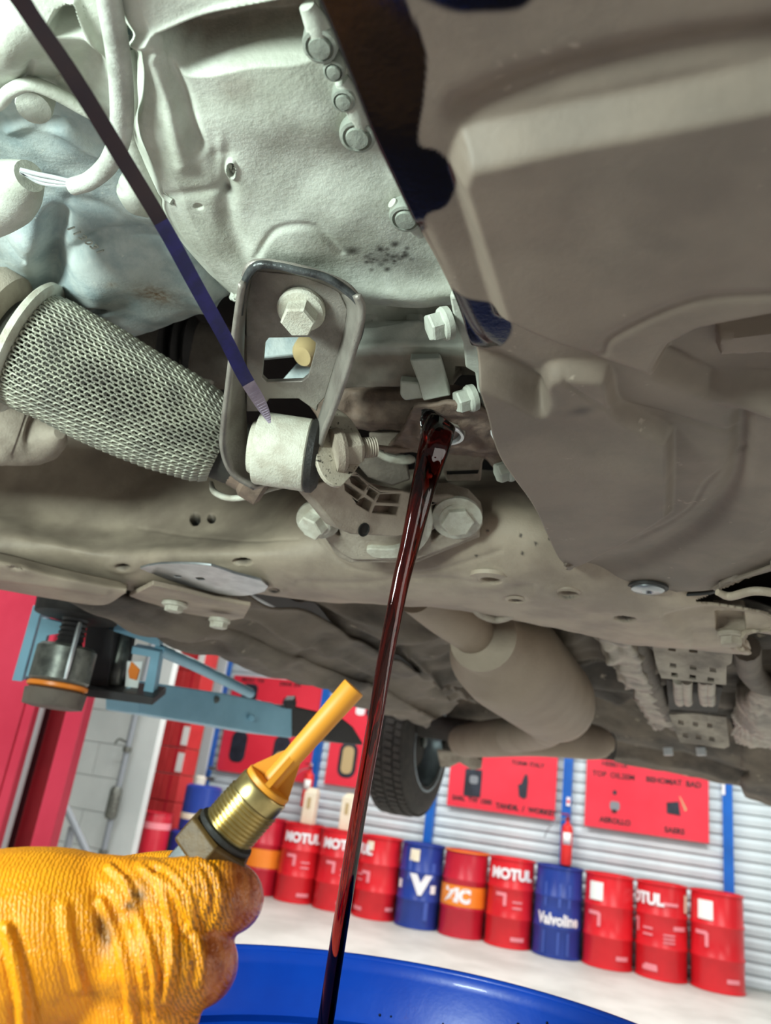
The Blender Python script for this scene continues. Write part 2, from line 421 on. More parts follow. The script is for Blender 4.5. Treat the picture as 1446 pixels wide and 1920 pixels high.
# horizontal siding, slat by slat, bay by bay
def slat_mesh(L, pitch):
    prof = [(0, 0), (-.030, .012), (-.034, pitch*.55), (-.012, pitch*.80), (-.010, pitch-.004), (.0, pitch-.002)]
    V = []; n = len(prof)
    for x in (0, L):
        for y, z in prof: V.append((x, y, z))
    Fc = [(i, (i+1) % n, n+(i+1) % n, n+i) for i in range(n)]+[tuple(range(n))[::-1], tuple(range(n, 2*n))]
    me = bpy.data.meshes.new('slat'); me.from_pydata(V, [], Fc); me.update(); me.materials.append(MATS['slat']); return me
COLX = [-6.62, -4.97, -3.25, -1.52, 0.26, 2.2]
pitch = .122
for i in range(5):
    x0, x1 = COLX[i]+.0, COLX[i+1]; me = slat_mesh(x1-x0-.01, pitch)
    nrow = 27 if i == 0 else 22
    for k in range(nrow):
        o = bpy.data.objects.new('slat', me); COL.objects.link(o); o.parent = wb
        o.location = (x0+.005, WY+.04, .02+k*pitch)
# blue steel columns
for i, x in enumerate((-4.94, -3.22, -1.52, 0.26)):
    lab = ['blue steel wall column between the tall and the narrow red poster', 'blue steel wall column behind the car rear tyre',
           'blue steel wall column carrying a fire extinguisher between two red posters', 'blue steel wall column beside the red poster at the end of the drum row'][i]
    e = empty('wall_column', (x, WY-.03, 0), lab, 'column', 'blue wall columns')
    w = .105
    V = []
    for z in (0, 3.2):
        V += [(x-w/2, WY+.01, z), (x-w/2, WY-.075, z), (x-w/4, WY-.075, z), (x-w/4, WY-.065, z), (x+w/4, WY-.065, z), (x+w/4, WY-.075, z), (x+w/2, WY-.075, z), (x+w/2, WY+.01, z)]
    Fc = [(k, (k+1) % 8, 8+(k+1) % 8, 8+k) for k in range(8)]+[tuple(range(8))[::-1], tuple(range(8, 16))]
    mesh('shaft', V, Fc, 'column_blue', e, False)
    box('base_plate', (x, WY-.05, .011), (.14, .12, .02), 'column_blue', e)
    if i in (0, 2):
        st = ony(*((583, 1438) if i == 0 else (1066, 1503)), WY-.085)
        box('sticker', st, (.045, .004, .10), 'white_print', e)
        box('sticker_print', st+np.array([0, -.003, .0]), (.035, .003, .035), 'poster', e)
    if i == 3:
        st = ony(1357, 1478, WY-.085); box('sticker', st+np.array([0, 0, .03]), (.03, .004, .2), 'white_print', e)

def flat_text(body, c, size, m, parent, bold=.0, sx=1.0, yaw=0):
    words = [textmesh(w, size, bold, .0015, sx) for w in body.split()]
    wd_ = [V[:, 0].max()-V[:, 0].min() for V, _ in words]; x = -(sum(wd_)+size*.5*(len(words)-1))/2
    for (V, Fc), w in zip(words, wd_):
        W = np.stack([V[:, 0]-V[:, 0].min()+x, -V[:, 2], V[:, 1]], 1)+np.asarray(c); mesh('lettering', W, Fc, m, parent, False); x += w+size*.5
def flat_shape(name, pts, y, m, parent, t=.006):
    V = [(x, y-t, z) for x, z in pts]+[(x, y, z) for x, z in pts]; n = len(pts)
    Fc = [tuple(range(n)), tuple(range(n, 2*n))[::-1]]+[(i, (i+1) % n, n+(i+1) % n, n+i) for i in range(n)]
    return mesh(name, V, Fc, m, parent, False)
def rrect(cx, cz, w, h, r, k=4):
    out = []
    for sx, sz, a0 in ((1, 1, 0), (-1, 1, 90), (-1, -1, 180), (1, -1, 270)):
        for i in range(k+1):
            a = math.radians(a0+90*i/k); out.append((cx+sx*(w/2-r)+r*math.cos(a), cz+sz*(h/2-r)+r*math.sin(a)))
    return out
PY = WY-.045
def poster(x0, x1, z0, z1, label):
    e = empty('poster', ((x0+x1)/2, PY, z0), label, 'poster', 'red posters on the slatted wall')
    box('panel', ((x0+x1)/2, PY, (z0+z1)/2), (x1-x0, .012, z1-z0), 'poster', e); return e
def wpt(px, py): p = ony(px, py, PY-.008); return p[0], p[2]
def wtext(body, px, py, size, e, m='print_black', bold=.0, sx=1.0):
    x, z = wpt(px, py); flat_text(body, (x, PY-.008, z), size, m, e, bold, sx)
def wshape(name, px, py, w, h, r, m, e, t=.006):
    x, z = wpt(px, py); return flat_shape(name, rrect(x, z, w, h, r), PY-.006, m, e, t)
a = ony(1096, 1545, PY); b_ = ony(1330, 1585, PY)
e = poster(a[0], b_[0], (a[2]+b_[2])/2, 2.45, 'red poster with a square grey fob print between two blue columns, drums below it')
wtext('HEBE11A', 1153, 1434, .075, e, bold=.002); wtext('TOP  OIL2EM', 1150, 1454, .085, e, bold=.002)
wtext('BEHOMAT  BAD', 1263, 1467, .085, e, bold=.003); wtext('ECO', 1262, 1445, .07, e)
wtext('AEROLLO', 1153, 1540, .08, e, bold=.003); wtext('SAERS', 1265, 1558, .08, e, bold=.003)
wshape('product_print', 1153, 1511, .11, .10, .03, 'print_grey', e); wshape('product_print', 1153, 1486, .045, .05, .02, 'print_dark', e)
wshape('product_print', 1152, 1521, .05, .04, .01, 'print_black', e)
x, z = wpt(1263, 1515); flat_shape('product_print', [(x-.075, z+.05), (x+.055, z+.075), (x+.075, z-.075), (x-.07, z-.065)], PY-.006, 'print_dark', e)
flat_shape('product_print', [(x+.06, z+.14), (x+.075, z+.13), (x+.145, z+.0), (x+.125, z-.02), (x+.11, z+.02)], PY-.006, 'print_tan', e, .003)
a = ony(838, 1508, PY); b_ = ony(1040, 1540, PY)
e = poster(a[0], b_[0], (a[2]+b_[2])/2, 2.45, 'red poster with a dark spray-can print beside the hanging rear tyre')
wtext('TORM  ITALY', 990, 1433, .07, e, bold=.002); wtext('SARL  TW 1500', 885, 1500, .075, e, bold=.003); wtext('TANDIL / WORKEY', 986, 1518, .08, e, bold=.004)
wshape('product_print', 887, 1468, .22, .33, .02, 'print_dark', e); wshape('product_print', 889, 1462, .11, .10, .03, 'print_grey', e, .008)
x, z = wpt(982, 1478)
flat_shape('product_print', [(x-.07, z+.03), (x-.03, z+.05), (x+.005, z+.16), (x+.035, z+.165), (x+.05, z+.09), (x+.045, z-.10), (x+.01, z-.125), (x-.05, z-.10)], PY-.006, 'print_dark', e)
a = ony(404, 1440, PY); b_ = ony(578, 1472, PY)
e = poster(a[0]+.02, b_[0], (a[2]+b_[2])/2, ony(440, 1266, PY)[2], 'tall red poster with dark sandal prints beside the white door frame')
wshape('product_print', 447, 1400, .26, .43, .10, 'print_dark', e); wshape('product_print', 527, 1410, .26, .43, .10, 'print_dark', e)
wshape('product_print', 526, 1425, .19, .22, .07, 'print_tan', e, .008); wshape('product_print', 468, 1300, .26, .28, .08, 'print_dark', e)
wshape('product_print', 542, 1322, .22, .22, .07, 'print_dark', e); wtext('BELRO  TW', 475, 1276, .075, e, bold=.002); wtext('DRIVE  EW', 545, 1284, .075, e, bold=.002)
a = ony(608, 1468, PY); b_ = ony(820, 1500, PY)
e = poster(a[0], -3.36, (a[2]+ony(680, 1480, PY)[2])/2, 2.55, 'narrow red poster with a tan sandal print behind the falling oil')
wshape('product_print', 652, 1425, .27, .46, .11, 'print_dark', e); wshape('product_print', 652, 1425, .17, .36, .07, 'print_tan', e, .008)
wshape('product_print', 676, 1333, .14, .12, .05, 'white_print', e); wshape('product_print', 690, 1336, .05, .08, .02, 'print_dark', e, .008)

# ------------------------------------------------------------------ oil drums along the wall
DR, DH = .262, .905
def bend(name, V, Fc, m, parent, base, yaw, zc, a0=0.0, R=DR+.001):
    a = V[:, 0]/R+a0+yaw
    W = np.stack([(R+V[:, 2])*np.sin(a), -(R+V[:, 2])*np.cos(a), V[:, 1]+zc], 1)+np.asarray(base)
    return mesh(name, W, Fc, m, parent, False)
def patch(name, w, h, m, parent, base, yaw, zc, a0=0.0, t=.003):
    nx = max(2, int(w/.04)+1); V = []; Fc = []
    for k, d in ((0, 0), (1, t)):
        for j in (-.5, .5):
            for i in range(nx): V.append((w*(i/(nx-1)-.5), h*j, d))
    q = 2*nx
    for i in range(nx-1):
        Fc += [(q+i, q+i+1, q+nx+i+1, q+nx+i), (i, i+1, q+i+1, q+i), (nx+i+1, nx+i, q+nx+i, q+nx+i+1)]
    Fc += [(0, q, q+nx, nx), (nx-1, 2*nx-1, q+2*nx-1, q+nx-1)]
    return bend(name, np.array(V, float), Fc, m, parent, base, yaw, zc, a0)
def ring(name, z, r, w, m, parent, base, seg=40):
    return lathe(name, [(r-w, z-w), (r, z-w*.5), (r, z+w*.5), (r-w, z+w)], base, (0, 0, 1), m, parent, seg, False)
DRUMS = [(495, 1672, 'zic0'), (550, 1688, 'mot'), (625, 1702, 'mot2'), (705, 1717, 'plain_r'), (785, 1735, 'v'), (865, 1755, 'zic'), (950, 1775, 'mot3'),
         (1040, 1792, 'valv'), (1135, 1812, 'sq_a'), (1235, 1835, 'tul'), (1345, 1855, 'sq_b')]
LAB = {'zic0': 'crimson steel drum with a plain orange band, first of the row by the drain plug',
       'mot': 'red steel drum with large white lettering under the cream carton and the wall extinguisher',
       'mot2': 'red steel drum with large white lettering under a cream carton, crossed by the falling oil',
       'plain_r': 'red steel drum with small pale label beside the drum with the V emblem',
       'v': 'blue steel drum with a big white V emblem and a cream label',
       'zic': 'crimson steel drum with an orange band carrying white slanted lettering',
       'mot3': 'red steel drum with large white lettering between the orange-banded drum and a blue drum',
       'valv': 'blue steel drum with white script lettering under the fire extinguisher column',
       'sq_a': 'red steel drum with a white square label, next to the blue drum with script lettering',
       'tul': 'red steel drum turned so that only the letters TUL show, cream label at its edge',
       'sq_b': 'red steel drum with a white square label, last of the row by the bare siding'}
drum_x = np.linspace(-5.34, .13, 11)
for i, (px, py, k) in enumerate(DRUMS):
    bx = drum_x[i]; by = 9.76-.0; base = np.array([bx, by, 0.0]); DY = math.atan2(-bx, by)   # faces the eye
    e = empty('oil_drum', base, LAB[k], 'drum', 'oil drums lined up along the wall')
    body = 'drum_blue' if k in ('v', 'valv') else ('drum_crimson' if k.startswith('zic') else 'drum_red')
    hoops = (.30, .60)
    prof = [(DR-.012, .0), (DR+.004, .004), (DR+.004, .018), (DR-.006, .024)]
    for hz in hoops: prof += [(DR-.004, hz-.022), (DR+.005, hz-.008), (DR+.005, hz+.008), (DR-.004, hz+.022)]
    prof += [(DR-.006, DH-.026), (DR+.004, DH-.018), (DR+.004, DH-.002), (DR-.004, DH), (DR-.014, DH-.002), (DR-.016, DH-.018), (.02, DH-.018)]
    lathe('body', prof, base, (0, 0, 1), body, e, 40)
    lathe('bung', [(.028, 0), (.028, .012), (.022, .016)], base+np.array([.12, -.1, DH-.018]), (0, 0, 1), 'steel', e, 12)
    ring('top_chime', DH-.006, DR+.007, .010, body if k != 'zic' else 'orange_band', e, base)
    T = lambda body, size, zc, a0=0.0, m='white_print', bold=.004, sx=1.0: bend('lettering', *textmesh(body, size, bold, .002, sx), m, e, base, DY, zc, a0, DR+.0075)
    mot = {'mot': -.05, 'mot2': .0, 'mot3': -.0, 'tul': -.86, 'plain_r': -1.35}
    if k in mot:
        T('MOTUL', .15, .745, mot[k], bold=.008, sx=.98)
        patch('side_mark', .12, .035, 'pink_print', e, base, DY, .535, mot[k]-.4); patch('side_mark', .035, .12, 'pink_print', e, base, DY, .48, mot[k]-.22)
        patch('foot_mark', .16, .04, 'pink_print', e, base, DY, .10, mot[k]+.42)
        for q in (0, 1): patch('small_print', .11, .018, 'pink_print', e, base, DY, .47-.06*q, mot[k]+.32)
    if k in ('sq_a', 'sq_b'):
        patch('label', .16, .18, 'label_white', e, base, DY, .735, -.44 if k == 'sq_b' else -.55)
        patch('side_mark', .13, .035, 'pink_print', e, base, DY, .52, -.62); patch('side_mark', .035, .13, 'pink_print', e, base, DY, .46, -.38)
        patch('foot_mark', .14, .04, 'pink_print', e, base, DY, .12, .6)
    if k == 'tul':
        patch('label', .07, .17, 'cream', e, base, DY, .74, 1.15); patch('side_mark', .15, .04, 'pink_print', e, base, DY, .50, .75)
        patch('foot_mark', .13, .04, 'pink_print', e, base, DY, .12, -.4); patch('underline', .16, .03, 'pink_print', e, base, DY, .72, .35)
        for q in range(3): patch('small_print', .12, .014, 'pink_print', e, base, DY, .43-.035*q, .3)
    if k == 'plain_r':
        patch('label', .09, .10, 'cream', e, base, DY, .80, -.55); patch('side_mark', .12, .035, 'pink_print', e, base, DY, .50, -.65)
        patch('side_mark', .04, .12, 'pink_print', e, base, DY, .45, -.47); patch('foot_mark', .12, .04, 'pink_print', e, base, DY, .13, .72)
    if k.startswith('zic'):
        patch('band', 1.1, .215, 'orange_band', e, base, DY, .43, 0)
        if k == 'zic': T('ZIC', .19, .43, -.28, bold=.012)
        else: patch('side_mark', .06, .06, 'pink_print', e, base, DY, .43, .95)
    if k == 'v':
        T('V', .26, .46, .0, bold=.022, sx=1.25); patch('side_disc', .07, .09, 'white_print', e, base, DY, .45, -1.1); patch('side_disc', .07, .09, 'white_print', e, base, DY, .43, .62)
        patch('label', .12, .13, 'cream', e, base, DY, .78, -.38)
        patch('side_print', .04, .22, 'lightblue_print', e, base, DY, .62, -.55); patch('side_print', .05, .18, 'lightblue_print', e, base, DY, .62, .55)
        patch('side_print', .05, .2, 'lightblue_print', e, base, DY, .2, .35)
    if k == 'valv':
        T('Valvoline', .155, .375, .02, bold=.006, sx=.84)
        for q, aa in enumerate((-.55, .05, .45)): patch('side_print', .025, .24, 'lightblue_print', e, base, DY, .62, aa); patch('side_print', .022, .22, 'lightblue_print', e, base, DY, .15, aa)
# cream cartons standing on two drums
for i, lab in ((1, 'cream cardboard carton standing on the drum in front of the wall extinguisher'), (2, 'cream cardboard carton standing on the drum behind the falling oil')):
    bx = drum_x[i]+.02; by = 9.78
    e = empty('carton', (bx, by, DH), lab, 'carton', 'cream cartons on drums')
    box('box_body', (bx, by, DH+.19+.003), (.17, .12, .38), 'cream', e, .008)
    V = [(bx-.085, by-.06, DH+.383), (bx+.085, by-.06, DH+.383), (bx+.085, by+.06, DH+.383), (bx-.085, by+.06, DH+.383), (bx-.03, by-.03, DH+.45), (bx+.075, by-.03, DH+.45), (bx+.075, by+.03, DH+.45), (bx-.03, by+.03, DH+.45)]
    mesh('spout_top', V, [(0, 1, 5, 4), (1, 2, 6, 5), (2, 3, 7, 6), (3, 0, 4, 7), (4, 5, 6, 7)], 'cream', e, False)
    box('print_panel', (bx+.0, by-.062, DH+.26), (.05, .004, .14), 'print_tan', e)
# fire extinguishers on the columns
def extinguisher(px, py, hpx, lab):
    c = ony(px, py, WY-.16)
    e = empty('fire_extinguisher', c-np.array([0, 0, .22]), lab, 'extinguisher', 'fire extinguishers on the wall columns')
    lathe('cylinder', [(.02, -.25), (.062, -.24), (.065, -.22), (.065, .14), (.055, .185), (.025, .21), (.022, .24)], c, (0, 0, 1), 'extinguisher', e, 20)
    V, Fc = lathe_data([(.0665, -.02), (.0665, .11)], c, (0, 0, 1), 20, False); n = 20
    Fc = [q for q in Fc if V[q[0]][1] < c[1]-.04]; solid(mesh('label', V, Fc, 'label_white', e), .001)
    lathe('valve', [(.018, .23), (.026, .25), (.02, .29)], c, (0, 0, 1), 'lift_darkred', e, 12)
    box('handle', c+np.array([-.03, -.02, .31]), (.10, .02, .02), 'lift_darkred', e, .004)
    tube('hose', [c+np.array(q) for q in ((-.02, 0, .26), (-.12, -.02, .22), (-.22, -.03, .12), (-.26, -.02, .02))], .006, 'print_grey', e, 8, 14)
    box('bracket_strap', c+np.array([0, .07, .02]), (.1, .03, .02), 'steel', e)
extinguisher(1063, 1580, 80, 'red fire extinguisher with white label hanging on the column above the blue script drum')
extinguisher(577, 1478, 80, 'red fire extinguisher hanging on the column behind a cream carton')

# ------------------------------------------------------------------ left end of the rear wall
def vbeam(name, px0, px1, py, Y, z0, z1, d, m, parent, bev=.004):
    a = ony(px0, py, Y); b = ony(px1, py, Y); return box(name, ((a[0]+b[0])/2, Y+d/2, (z0+z1)/2), (abs(b[0]-a[0]), d, z1-z0), m, parent, bev)
e = empty('door_frame', ony(390, 1400, 9.9)*np.array([1, 1, 0]), 'white metal door frame with a blue inner edge left of the tall poster', 'door frame')
vbeam('jamb', 376, 394, 1400, 9.9, 0, 3.4, .1, 'white_pipe', e); vbeam('edge_trim', 395, 401, 1400, 9.93, 0, 3.4, .07, 'column_blue', e)
for zz in (1.28, 1.42): box('hinge', ony(404, 1420, 9.86)*np.array([1, 1, 0])+np.array([0, 0, zz]), (.12, .04, .05), 'steel', e)
e = empty('timber_post', ony(372, 1400, 9.5)*np.array([1, 1, 0]), 'brown upright post beside the stacked red cartons', 'post')
vbeam('post', 350, 372, 1400, 9.5, 0, 3.2, .06, 'brown_post', e)
box('cross_rail', ony(335, 1245, 9.5)+np.array([0, .05, .02]), (.75, .06, .08), 'print_grey', e)
# red cartons in two columns
cw = .285
k = 0
CB = ony(316, 1400, 8.9)
for col_ in range(2):
    for row in range(7):
        x = CB[0]+(col_-.5)*cw*1.02; z0 = .62+row*.335
        z = z0
        lay = ['lowest', 'second', 'third', 'fourth', 'fifth', 'sixth', 'topmost'][row]
        lab = 'red carton with white label panel, %s layer of the stack by the brown post' % lay if col_ == 1 and row in (2, 3, 4, 6) else 'plain red carton, %s layer of the stack %s' % (lay, ('beside the white pillar', 'by the brown post')[col_])
        e = empty('red_carton', (x, 8.9, z), lab, 'carton', 'stacked red cartons')
        bz = box('box_body', (x, 9.05, z+.163), (cw, .3, .325), 'carton', e, .006)
        box('tape', (x, 8.898, z+.163), (.03, .003, .32), 'drum_crimson', e)
        if 'label' in lab: box('label', (x+.085, 8.896, z+.15), (.10, .004, .24), 'label_white', e)
# pallet-rack shelf under the cartons
e = empty('carton_rack', (CB[0], 9.05, 0), 'low steel rack carrying the stack of red cartons', 'rack')
box('shelf_board', (CB[0], 9.05, .602), (.66, .34, .03), 'old_steel', e, .004)
for sx in (-1, 1):
    for sy in (-1, 1): box('leg', (CB[0]+sx*.30, 9.05+sy*.14, .293), (.04, .04, .586), 'old_steel', e)
box('lower_shelf', (CB[0], 9.05, .2), (.6, .3, .02), 'old_steel', e)
OC = np.array([ony(288, 1570, 8.2)[0], 8.2, 0])
e = empty('oil_can', OC, 'red can with a pale band at the foot of the carton stack', 'can')
lathe('body', [(.17, 0), (.17, .84), (.16, .86), (.16, .845), (.02, .845)], OC, (0, 0, 1), 'drum_crimson', e, 28); ring('lid_ring', .85, .178, .01, 'drum_crimson', e, OC)
lathe('band', [(.1715, .68), (.1715, .75)], OC, (0, 0, 1), 'pink_print', e, 28, False)
# blue drums in the corner, one on the other
bb = ony(345, 1560, 8.9); bxx = bb[0]+.02
for q, (z0, lab) in enumerate(((0, 'blue drum with white bands standing in the corner under a second blue drum'), (.70, 'blue drum with a pale label on top of the corner drum'))):
    c = np.array([bxx+.31+q*.04, 8.6, z0]); e = empty('blue_drum', c, lab, 'drum', 'blue corner drums')
    r = .26 if q == 0 else .22; h = .69 if q == 0 else .52
    lathe('body', [(r-.01, 0), (r, .01), (r, h-.03), (r-.02, h-.01), (r-.05, h), (.05, h)], c, (0, 0, 1), 'drum_blue', e, 28)
    for zz in ((.22, .30) if q == 0 else (.12,)): lathe('band', [(r+.001, zz-.0), (r+.003, zz+.01), (r+.003, zz+.06), (r+.001, zz+.07)], c, (0, 0, 1), 'white_print' if q == 0 else 'cream', e, 28, False)
    if q == 1: lathe('cap', [(.07, 0), (.07, .08), (.05, .1)], c+np.array([-.05, -.05, h]), (0, 0, 1), 'drum_cap', e, 16)
# white block wall, block by block, and the plastered pillar beside it
BW = 7.9
xa = ony(90, 1500, BW)[0]; xb = ony(262, 1400, BW)[0]
pw = box('wall_blocks', ((xa+xb)/2-.8, BW+.12, 2.3), (xb-xa+1.6, .16, 4.6), 'wall'); meta(pw, kind='structure')
for r_ in range(11):
    zz = .0+r_*.385
    for c_ in range(4):
        x0 = xb-(c_+1)*1.15+(.55 if r_ % 2 else 0); x1 = min(x0+1.145, xb)
        if x1-x0 < .1: continue
        bo = box('block', ((x0+x1)/2, BW+.025, zz+.192), (x1-x0-.006, .05, .379), 'wall', pw, .004)
pil = box('wall_pillar', (ony(262, 1400, 7.7)[0], 7.80, 2.3), (.36, .10, 4.6), 'wall', None, .01); meta(pil, kind='structure')
# pipes and hoist cylinder standing in front of the block wall
e = empty('drain_pipe', ony(225, 1400, 7.6)*np.array([1, 1, 0]), 'grey pipe with clamps running up the white block wall', 'pipe')
p = ony(240, 1400, 7.6); tube('pipe_shaft', [p*np.array([1, 1, 0])+np.array([0, 0, z]) for z in (0, 4)], .035, 'print_grey', e, 12)
for z in (.4, .9, 1.5, 2.1): lathe('clamp', [(.037, -.03), (.05, -.03), (.05, .03), (.037, .03)], (p[0], p[1], z), (0, 0, 1), 'old_steel', e, 12, False)
lathe('valve', [(.05, 0), (.07, .03), (.07, .3), (.05, .34)], (p[0], p[1]-.02, .75), (0, 0, 1), 'old_steel', e, 12)
tube('hook', [(p[0]-.03, 7.58, 1.58), (p[0]-.12, 7.56, 1.60), (p[0]-.16, 7.56, 1.54)], .012, 'old_steel', e, 8, 8)
e = empty('stand_frame', ony(140, 1600, 6.5)*np.array([1, 1, 0]), 'grey tubular stand with a slanted leg in front of the white blocks', 'stand')
a = ony(122, 1510, 6.4); b = ony(168, 1610, 6.4); tube('slanted_leg', [a, b, b+(b-a)*1.6], .035, 'print_grey', e, 10)
tube('upright', [ony(135, 1550, 6.45), ony(122, 1610, 6.45), ony(115, 1660, 6.45)*np.array([1, 1, 0])], .035, 'print_grey', e, 10)
# ================================================================== the two-post lift
# post: lower part seen at the left edge
LY = 2.35
def lx(px, py, Y=LY): return ony(px, py, Y)
LIFT = e = empty('car_lift', (lx(60, 1300)[0], LY, 0), 'red two-post lift with pale blue swing arms and a black screw pad under the sill', 'car lift')
def colbox(name, px0, px1, Y, d, m, py=1450):
    a = ony(px0, py, Y)[0]; b = ony(px1, py, Y)[0]; return box(name, ((a+b)/2, Y+d/2, 2.0), (b-a, d, 4.0), m, LIFT, .004)
colbox('outer_flange', -170, 8, 2.30, .03, 'lift_red'); colbox('flange_groove', 8, 11, 2.31, .02, 'lift_darkred'); colbox('outer_lip', 11, 30, 2.30, .03, 'lift_red')
colbox('slot_back', 28, 66, 2.44, .03, 'black'); colbox('inner_slot', 62, 98, 2.40, .05, 'lift_darkred'); colbox('inner_flange', 92, 128, 2.30, .04, 'lift_red')
p = ony(43, 1450, 2.34); tube('ram', [(p[0], p[1], .1), (p[0], p[1], 1.60)], .016, 'white_pipe', LIFT, 16)
box('base_plate', (p[0], 2.42, .0101), (.6, .5, .02), 'lift_red', LIFT)
# front arm head with its screw pad under the sill
AX = np.array([0, 0, 1.])
pt = dep(142, 1162, 1.28)
ARM = e = lathe('screw_pad', [(.050, 0), (.066, .003), (.068, .026), (.060, .032)], pt, AX, 'rubber', LIFT, 40)
meta(ARM, 'black rubber screw pad with its blue arm head')
lathe('screw', [(.022, -.05)]+[(.022-.003*(k % 2), -.048+.004*k) for k in range(12)]+[(.022, 0)], pt, AX, 'lift_dark', e, 24)
lathe('socket_sleeve', [(.043, -.105), (.047, -.10), (.047, -.05), (.042, -.045), (.024, -.045)], pt, AX, 'old_steel', e, 32)
lathe('sleeve_ring', [(.044, -.114), (.047, -.112), (.047, -.107), (.044, -.105)], pt, AX, 'orange_band', e, 32)
lathe('lower_sleeve', [(.03, -.145), (.046, -.142), (.048, -.118), (.04, -.114)], pt, AX, 'dusty_dark', e, 32)
lathe('safety_rod', [(.003, -.10), (.004, -.08), (.004, -.02), (.003, -.01)], pt+np.array([.04, -.03, 0]), AX, 'steel', e, 8)
# welded blue cheeks around the pad
PLa = plane3(dep(40, 1160, 1.31), dep(60, 1300, 1.30), dep(80, 1200, 1.36))
def wquad(name, pts, m, t=.008, d=None): 
    pl = (dep(pts[0][0], pts[0][1], d), unit(-MC[:, 2]*-1)) ; return plate(name, pts, [], pl, t, m, e, .001)
wquad('cheek_plate', [(62, 1135), (78, 1140), (40, 1278), (22, 1276)], 'lift_blue', .05, 1.34)
wquad('cheek_bracket', [(78, 1158), (118, 1168), (112, 1188), (88, 1192), (66, 1270), (48, 1268)], 'lift_blue', .012, 1.30)
wquad('head_body', [(165, 1160), (215, 1175), (200, 1290), (150, 1295), (155, 1230)], 'lift_dark', .06, 1.36)
wquad('head_gap_shade', [(215, 1190), (248, 1196), (232, 1295), (198, 1290)], 'black', .02, 1.40)  # black sheet put in for the darkness of the gap
lathe('pivot_pin', [(.014, 0), (.016, .005), (.016, .09), (.014, .095)], dep(211, 1285, 1.38), AX, 'old_steel', e, 16)
wquad('lower_plate', [(46, 1272), (150, 1290), (240, 1300), (288, 1308), (286, 1322), (160, 1306), (60, 1290)], 'lift_dark', .08, 1.33)
wquad('top_bar', [(205, 1165), (300, 1195), (298, 1212), (203, 1180)], 'lift_blue', .03, 1.36)
wquad('end_frame', [(248, 1212), (300, 1222), (284, 1318), (232, 1306), (236, 1290), (268, 1298), (282, 1232), (246, 1226)], 'lift_blue', .03, 1.36)
wquad('warning_sticker', [(238, 1240), (268, 1240), (258, 1292), (234, 1288)], 'label_white', .003, 1.372)
wquad('sticker_mark', [(246, 1240), (262, 1256), (256, 1276), (242, 1272), (240, 1258)], 'orange_band', .003, 1.369)
tube('brace_rod', [dep(298, 1218, 1.38), dep(360, 1245, 1.5), dep(470, 1300, 1.75)], .011, 'lift_blue', e, 10)
# rear arm: pale blue box section with a dark inner stage
e = LIFT
a0 = dep(262, 1302, 1.55); a1 = dep(600, 1350, 2.05)
def hband(name, tops, bots, m, w, d):
    A = [dep(*t) for t in tops]; B = [dep(*t) for t in bots]; s = unit(np.cross(A[-1]-A[0], np.array([0, 0, 1.])))*w
    if np.dot(s, A[0]-E0) < 0: s = -s
    V = A+B+[q+s for q in A]+[q+s for q in B]; n = len(A); Fc = []
    for i in range(n-1):
        Fc += [(i, i+1, n+i+1, n+i), (2*n+i+1, 2*n+i, 3*n+i, 3*n+i+1), (i+1, i, 2*n+i, 2*n+i+1), (n+i, n+i+1, 3*n+i+1, 3*n+i)]
    Fc += [(0, n, 3*n, 2*n), (n-1, 3*n-1, 4*n-1, 2*n-1)]
    o = mesh(name, V, Fc, m, e, True, 30); return bevel(o, .003)
e = hband('swing_arm', [(262, 1276, 1.56), (420, 1300, 1.80), (512, 1318, 1.95), (530, 1326, 1.97), (548, 1328, 2.0)], [(262, 1338, 1.56), (420, 1364, 1.80), (512, 1380, 1.95), (530, 1382, 1.97), (548, 1384, 2.0)], 'lift_blue', .10, 0)
hband('inner_stage', [(545, 1322, 2.02), (600, 1335, 2.10), (640, 1345, 2.18), (662, 1362, 2.22), (680, 1392, 2.25)], [(545, 1380, 2.02), (600, 1387, 2.10), (640, 1394, 2.18), (662, 1396, 2.22), (680, 1397, 2.25)], 'lift_dark', .08, 0)
meta(e, 'long pale blue swing arm with a dark inner stage')
wq = [(534, 1313), (550, 1313), (552, 1330), (532, 1328)]
plate('lock_block', wq, [], (dep(540, 1320, 1.98), unit(MC[:, 2])), .05, 'lift_dark', e, .001)
lathe('arm_bolt', [(.008, 0), (.008, .006), (.004, .008)], dep(406, 1311, 1.775), unit(MC[:, 2]), 'old_steel', e, 12)
lathe('arm_bolt', [(.008, 0), (.008, .006), (.004, .008)], dep(472, 1345, 1.87), unit(MC[:, 2]), 'lift_blue', e, 12)
# ================================================================== the car overhead (one thing, many parts)
CAR = empty('car', (-.2, 1.8, EYE), 'dusty underside of a raised car with pale engine castings and a brown undertray', 'car')
DOWN = np.array([0, 0, -1.])
# closed bodywork above everything, so only shop light from the sides and the floor gets in
box('body_shell', (-.25, 1.75, EYE+.86), (1.95, 5.0, .75), 'black', CAR)

